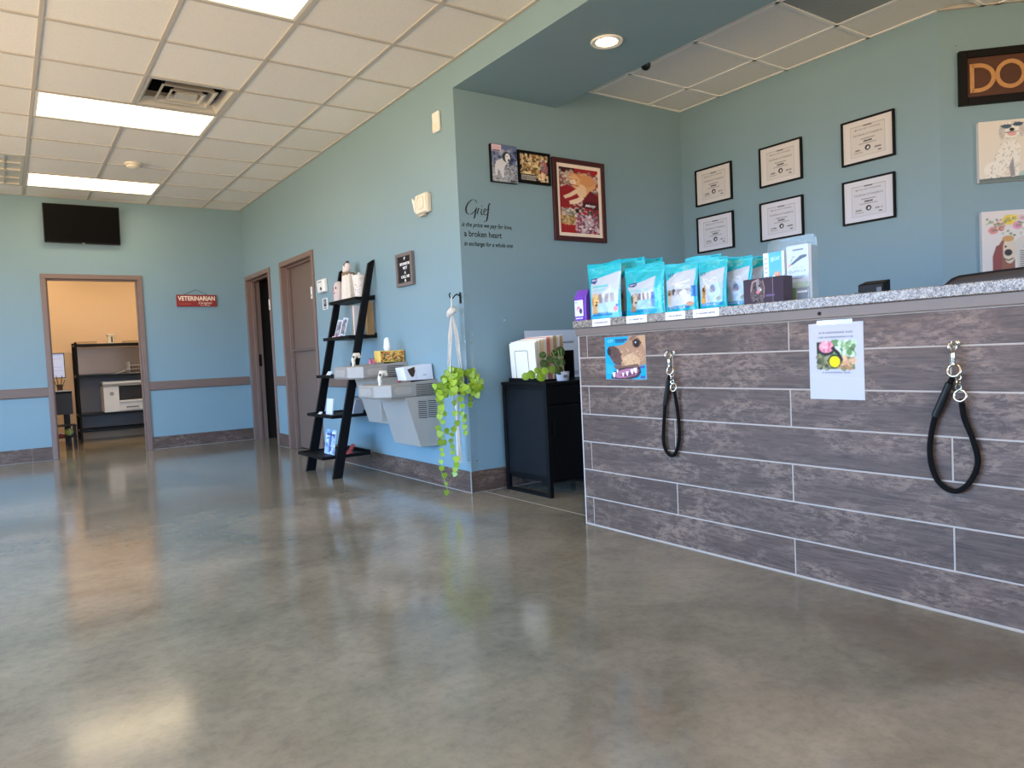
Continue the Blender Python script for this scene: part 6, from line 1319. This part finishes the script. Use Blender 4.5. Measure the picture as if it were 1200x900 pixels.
mb = MB(); mb.prism([(x0-.01, y0-.01, z+.36), (x1, y0-.01, z+.36), (x1, y0+.0, z+.385), (x0-.01, y0, z+.39)], (0, y1-y0, 0)); mb.build('scanner_bed', PG, t, bevel=.004); MB().box(x0, x1-.02, y0+.03, y1, z+.39, z+.425).build('scanner_lid', PW, t, bevel=.006)
MB().lathe([(.026, 0), (.026, .002), (.001, .003)], (x0+.10, y0-.0005, z+.255), (0, -1, 0), 18).build('logo', PG, t)
text_part('logo_text', 'hp', frame((0, y0-.003, 0), (1, 0, 0), (0, -1, 0)), x0+.084, z+.247, .032, .022, .0005, PW, t, shear=.3)
# paper trays, flat boxes, dispenser on the shelf unit
t = thing('letter_tray', 'stacked white letter trays right of the office shelf', 'tray', (1.56, 11.6, .9155))
for i in range(3):
    MB().box(1.46, 1.70, 11.50, 11.80, .9155+.055*i, .9205+.055*i).build('tray', PW, t)
    MB().box(1.46, 1.466, 11.50, 11.80, .9205+.055*i, .9705+.055*i).build('side', PW, t); MB().box(1.694, 1.70, 11.50, 11.80, .9205+.055*i, .9705+.055*i).build('side', PW, t)
t = thing('loose_papers', 'loose white papers beside the letter trays', 'papers', (1.36, 11.6, .9155))
for i in range(3): MB().prism([(1.26+.02*i, 11.5, .9155+.002*i), (1.45, 11.5, .9155+.030*i), (1.45, 11.5, .917+.030*i), (1.26+.02*i, 11.5, .917+.002*i)], (0, .24, 0)).build('sheet', PAPER, t)
CARDB = mat('tan_cardboard', C(206, 170, 130), .7)
for (xa, xb, h, lb) in ((.86, 1.08, .036, 'flat tan box at the left on the top office shelf'), (1.42, 1.70, .034, 'flat tan box at the right on the top office shelf')):
    t = thing('flat_box', lb, 'box', ((xa+xb)/2, 11.7, 1.3455)); MB().box(xa, xb, 11.49, 11.79, 1.3455, 1.3455+h).build('box', CARDB, t, bevel=.002); MB().box(xa+.002, xb-.002, 11.488, 11.4895, 1.3455+h*.55, 1.3455+h*.65).build('lid_seam', mat('dark_seam', C(110, 84, 60), .8), t)
t = thing('cream_dispenser', 'cream upright dispenser on the top office shelf', 'dispenser', (1.26, 11.6, 1.3455))
MB().box(1.225, 1.295, 11.56, 11.66, 1.3455, 1.455).build('body', CREAMP, t, bevel=.006); MB().box(1.215, 1.305, 11.55, 11.67, 1.455, 1.475).build('lid', CREAMP, t, bevel=.004); MB().box(1.262, 1.282, 11.557, 11.5595, 1.36, 1.44).build('slot', mat('dark_seam', C(110, 84, 60), .8), t)
# desk with monitor, pens and paper
t = thing('office_desk', 'black desk at the left inside the office', 'desk', (.45, 11.2, 0))
MB().box(.06, .70, 10.85, 11.42, .70, .725).build('desktop', BLACKW, t, bevel=.003); MB().box(.10, .70, 10.86, 10.885, .43, .70).build('modesty_panel', mat('dark_grey_laminate', C(46, 44, 48), .5), t)
for x in (.09, .62):
    for y in (10.92, 11.34): MB().box(x, x+.045, y, y+.045, 0, .70).build('leg', BLACKM, t)
t = thing('monitor', 'computer monitor with a bright page on the office desk', 'monitor', (.42, 11.2, .7255)); t.rotation_euler = (0, 0, R(10))
def lb_(mb, nm, mt, **k): o = mb.build(nm, mt, None, **k); o.parent = t; return o
lb_(MB().box(-.10, .10, -.08, .08, 0, .012), 'foot', BLACKP, bevel=.003); lb_(MB().box(-.02, .02, .02, .045, .012, .22), 'stand', BLACKP); lb_(MB().box(-.25, .25, -.012, .02, .17, .50), 'casing', BLACKP, bevel=.003)
cv = Cv(60, 40, (186, 192, 222)); cv.rect(0, 0, 1, .08, (150, 160, 200)); [cv.line([(.05, y), (.95, y)], .004, (140, 150, 190)) for y in (.16, .24, .4, .56, .72)]; cv.rect(.1, .3, .6, .36, (120, 130, 180))
mt = print_mat('lit_screen', .3); nt = mt.node_tree; nt.links.new(nt.nodes['Attribute'].outputs['Color'], nt.nodes['Principled BSDF'].inputs['Emission Color']); nt.nodes['Principled BSDF'].inputs['Emission Strength'].default_value = .55
me = grid_mesh('screen', cv, lambda u, v: np.stack([-.24+.48*u, np.full_like(u, -.0128), .49-.31*v], 1)); me.materials.append(mt); link('screen', me, t)
t = thing('pen_cup', 'dark cup of pens on the office desk', 'pen cup', (.58, 10.98, .7255))
MB().lathe([(.03, 0), (.033, .09), (.030, .09), (.028, .01), (.001, .009)], (.58, 10.98, .7255), n=16).build('cup', mat('dark_brown_cup', C(60, 40, 34), .5), t, smooth=40)
for i in range(6): q = i*1.05; MB().cyl((.58+.012*math.cos(q), 10.98+.012*math.sin(q), .737), (.58+.06*math.cos(q), 10.98+.05*math.sin(q), .87+.03*(i % 3)), .0045, n=6).build('pen', mat('pen_%d' % (i % 3), C(*((70, 110, 50), (30, 26, 28), (130, 84, 60))[i % 3]), .5), t)
t = thing('paper_pad', 'white paper pad at the desk edge in the office', 'paper', (.62, 10.93, .7255))
MB().box(.47, .69, 10.86, 10.95, .7255, .738).build('pages', PAPER, t); MB().box(.47, .69, 10.946, 10.952, .7255, .741).build('binding', mat('grey_plastic', C(80, 80, 84), .4), t)
t = thing('low_cart', 'low black cart under the office desk', 'cart', (.56, 10.62, 0))
for z in (.16, .30): MB().box(.47, .70, 10.46, 10.76, z, z+.012).build('shelf', BLACKM, t)
for x in (.475, .675):
    for y in (10.465, 10.735): MB().box(x, x+.02, y, y+.02, 0, .30).build('leg', BLACKM, t)
t = thing('toy_ball', 'lime green and white ball on the low office cart', 'ball', (.62, 10.58, .172))
MB().ball((.622, 10.58, .2225), .050).build('ball', mat('lime_rubber', C(170, 190, 90), .5), t, smooth=60); MB().torus((.622, 10.58, .2225), (1, .3, 0), .046, .006).build('stripe', PAPER, t, smooth=60)
t = thing('red_cloth', 'crumpled red and white cloth on the low office cart', 'cloth', (.53, 10.55, .172))
MB().loft([[(.53+rx*math.cos(q)*(1+.2*math.sin(3*q)), 10.55+.06*math.sin(q), .1725+h) for q in [2*math.pi*k/14 for k in range(14)]] for rx, h in ((.045, 0), (.047, .015), (.03, .035), (.01, .042))]).build('cloth', mat('dull_red_cloth', C(158, 62, 58), .7), t, smooth=50)
MB().tube([(.50, 10.53, .20), (.53, 10.51, .222), (.565, 10.52, .205)], .008, 6).build('white_fold', PAPER, t, smooth=60)
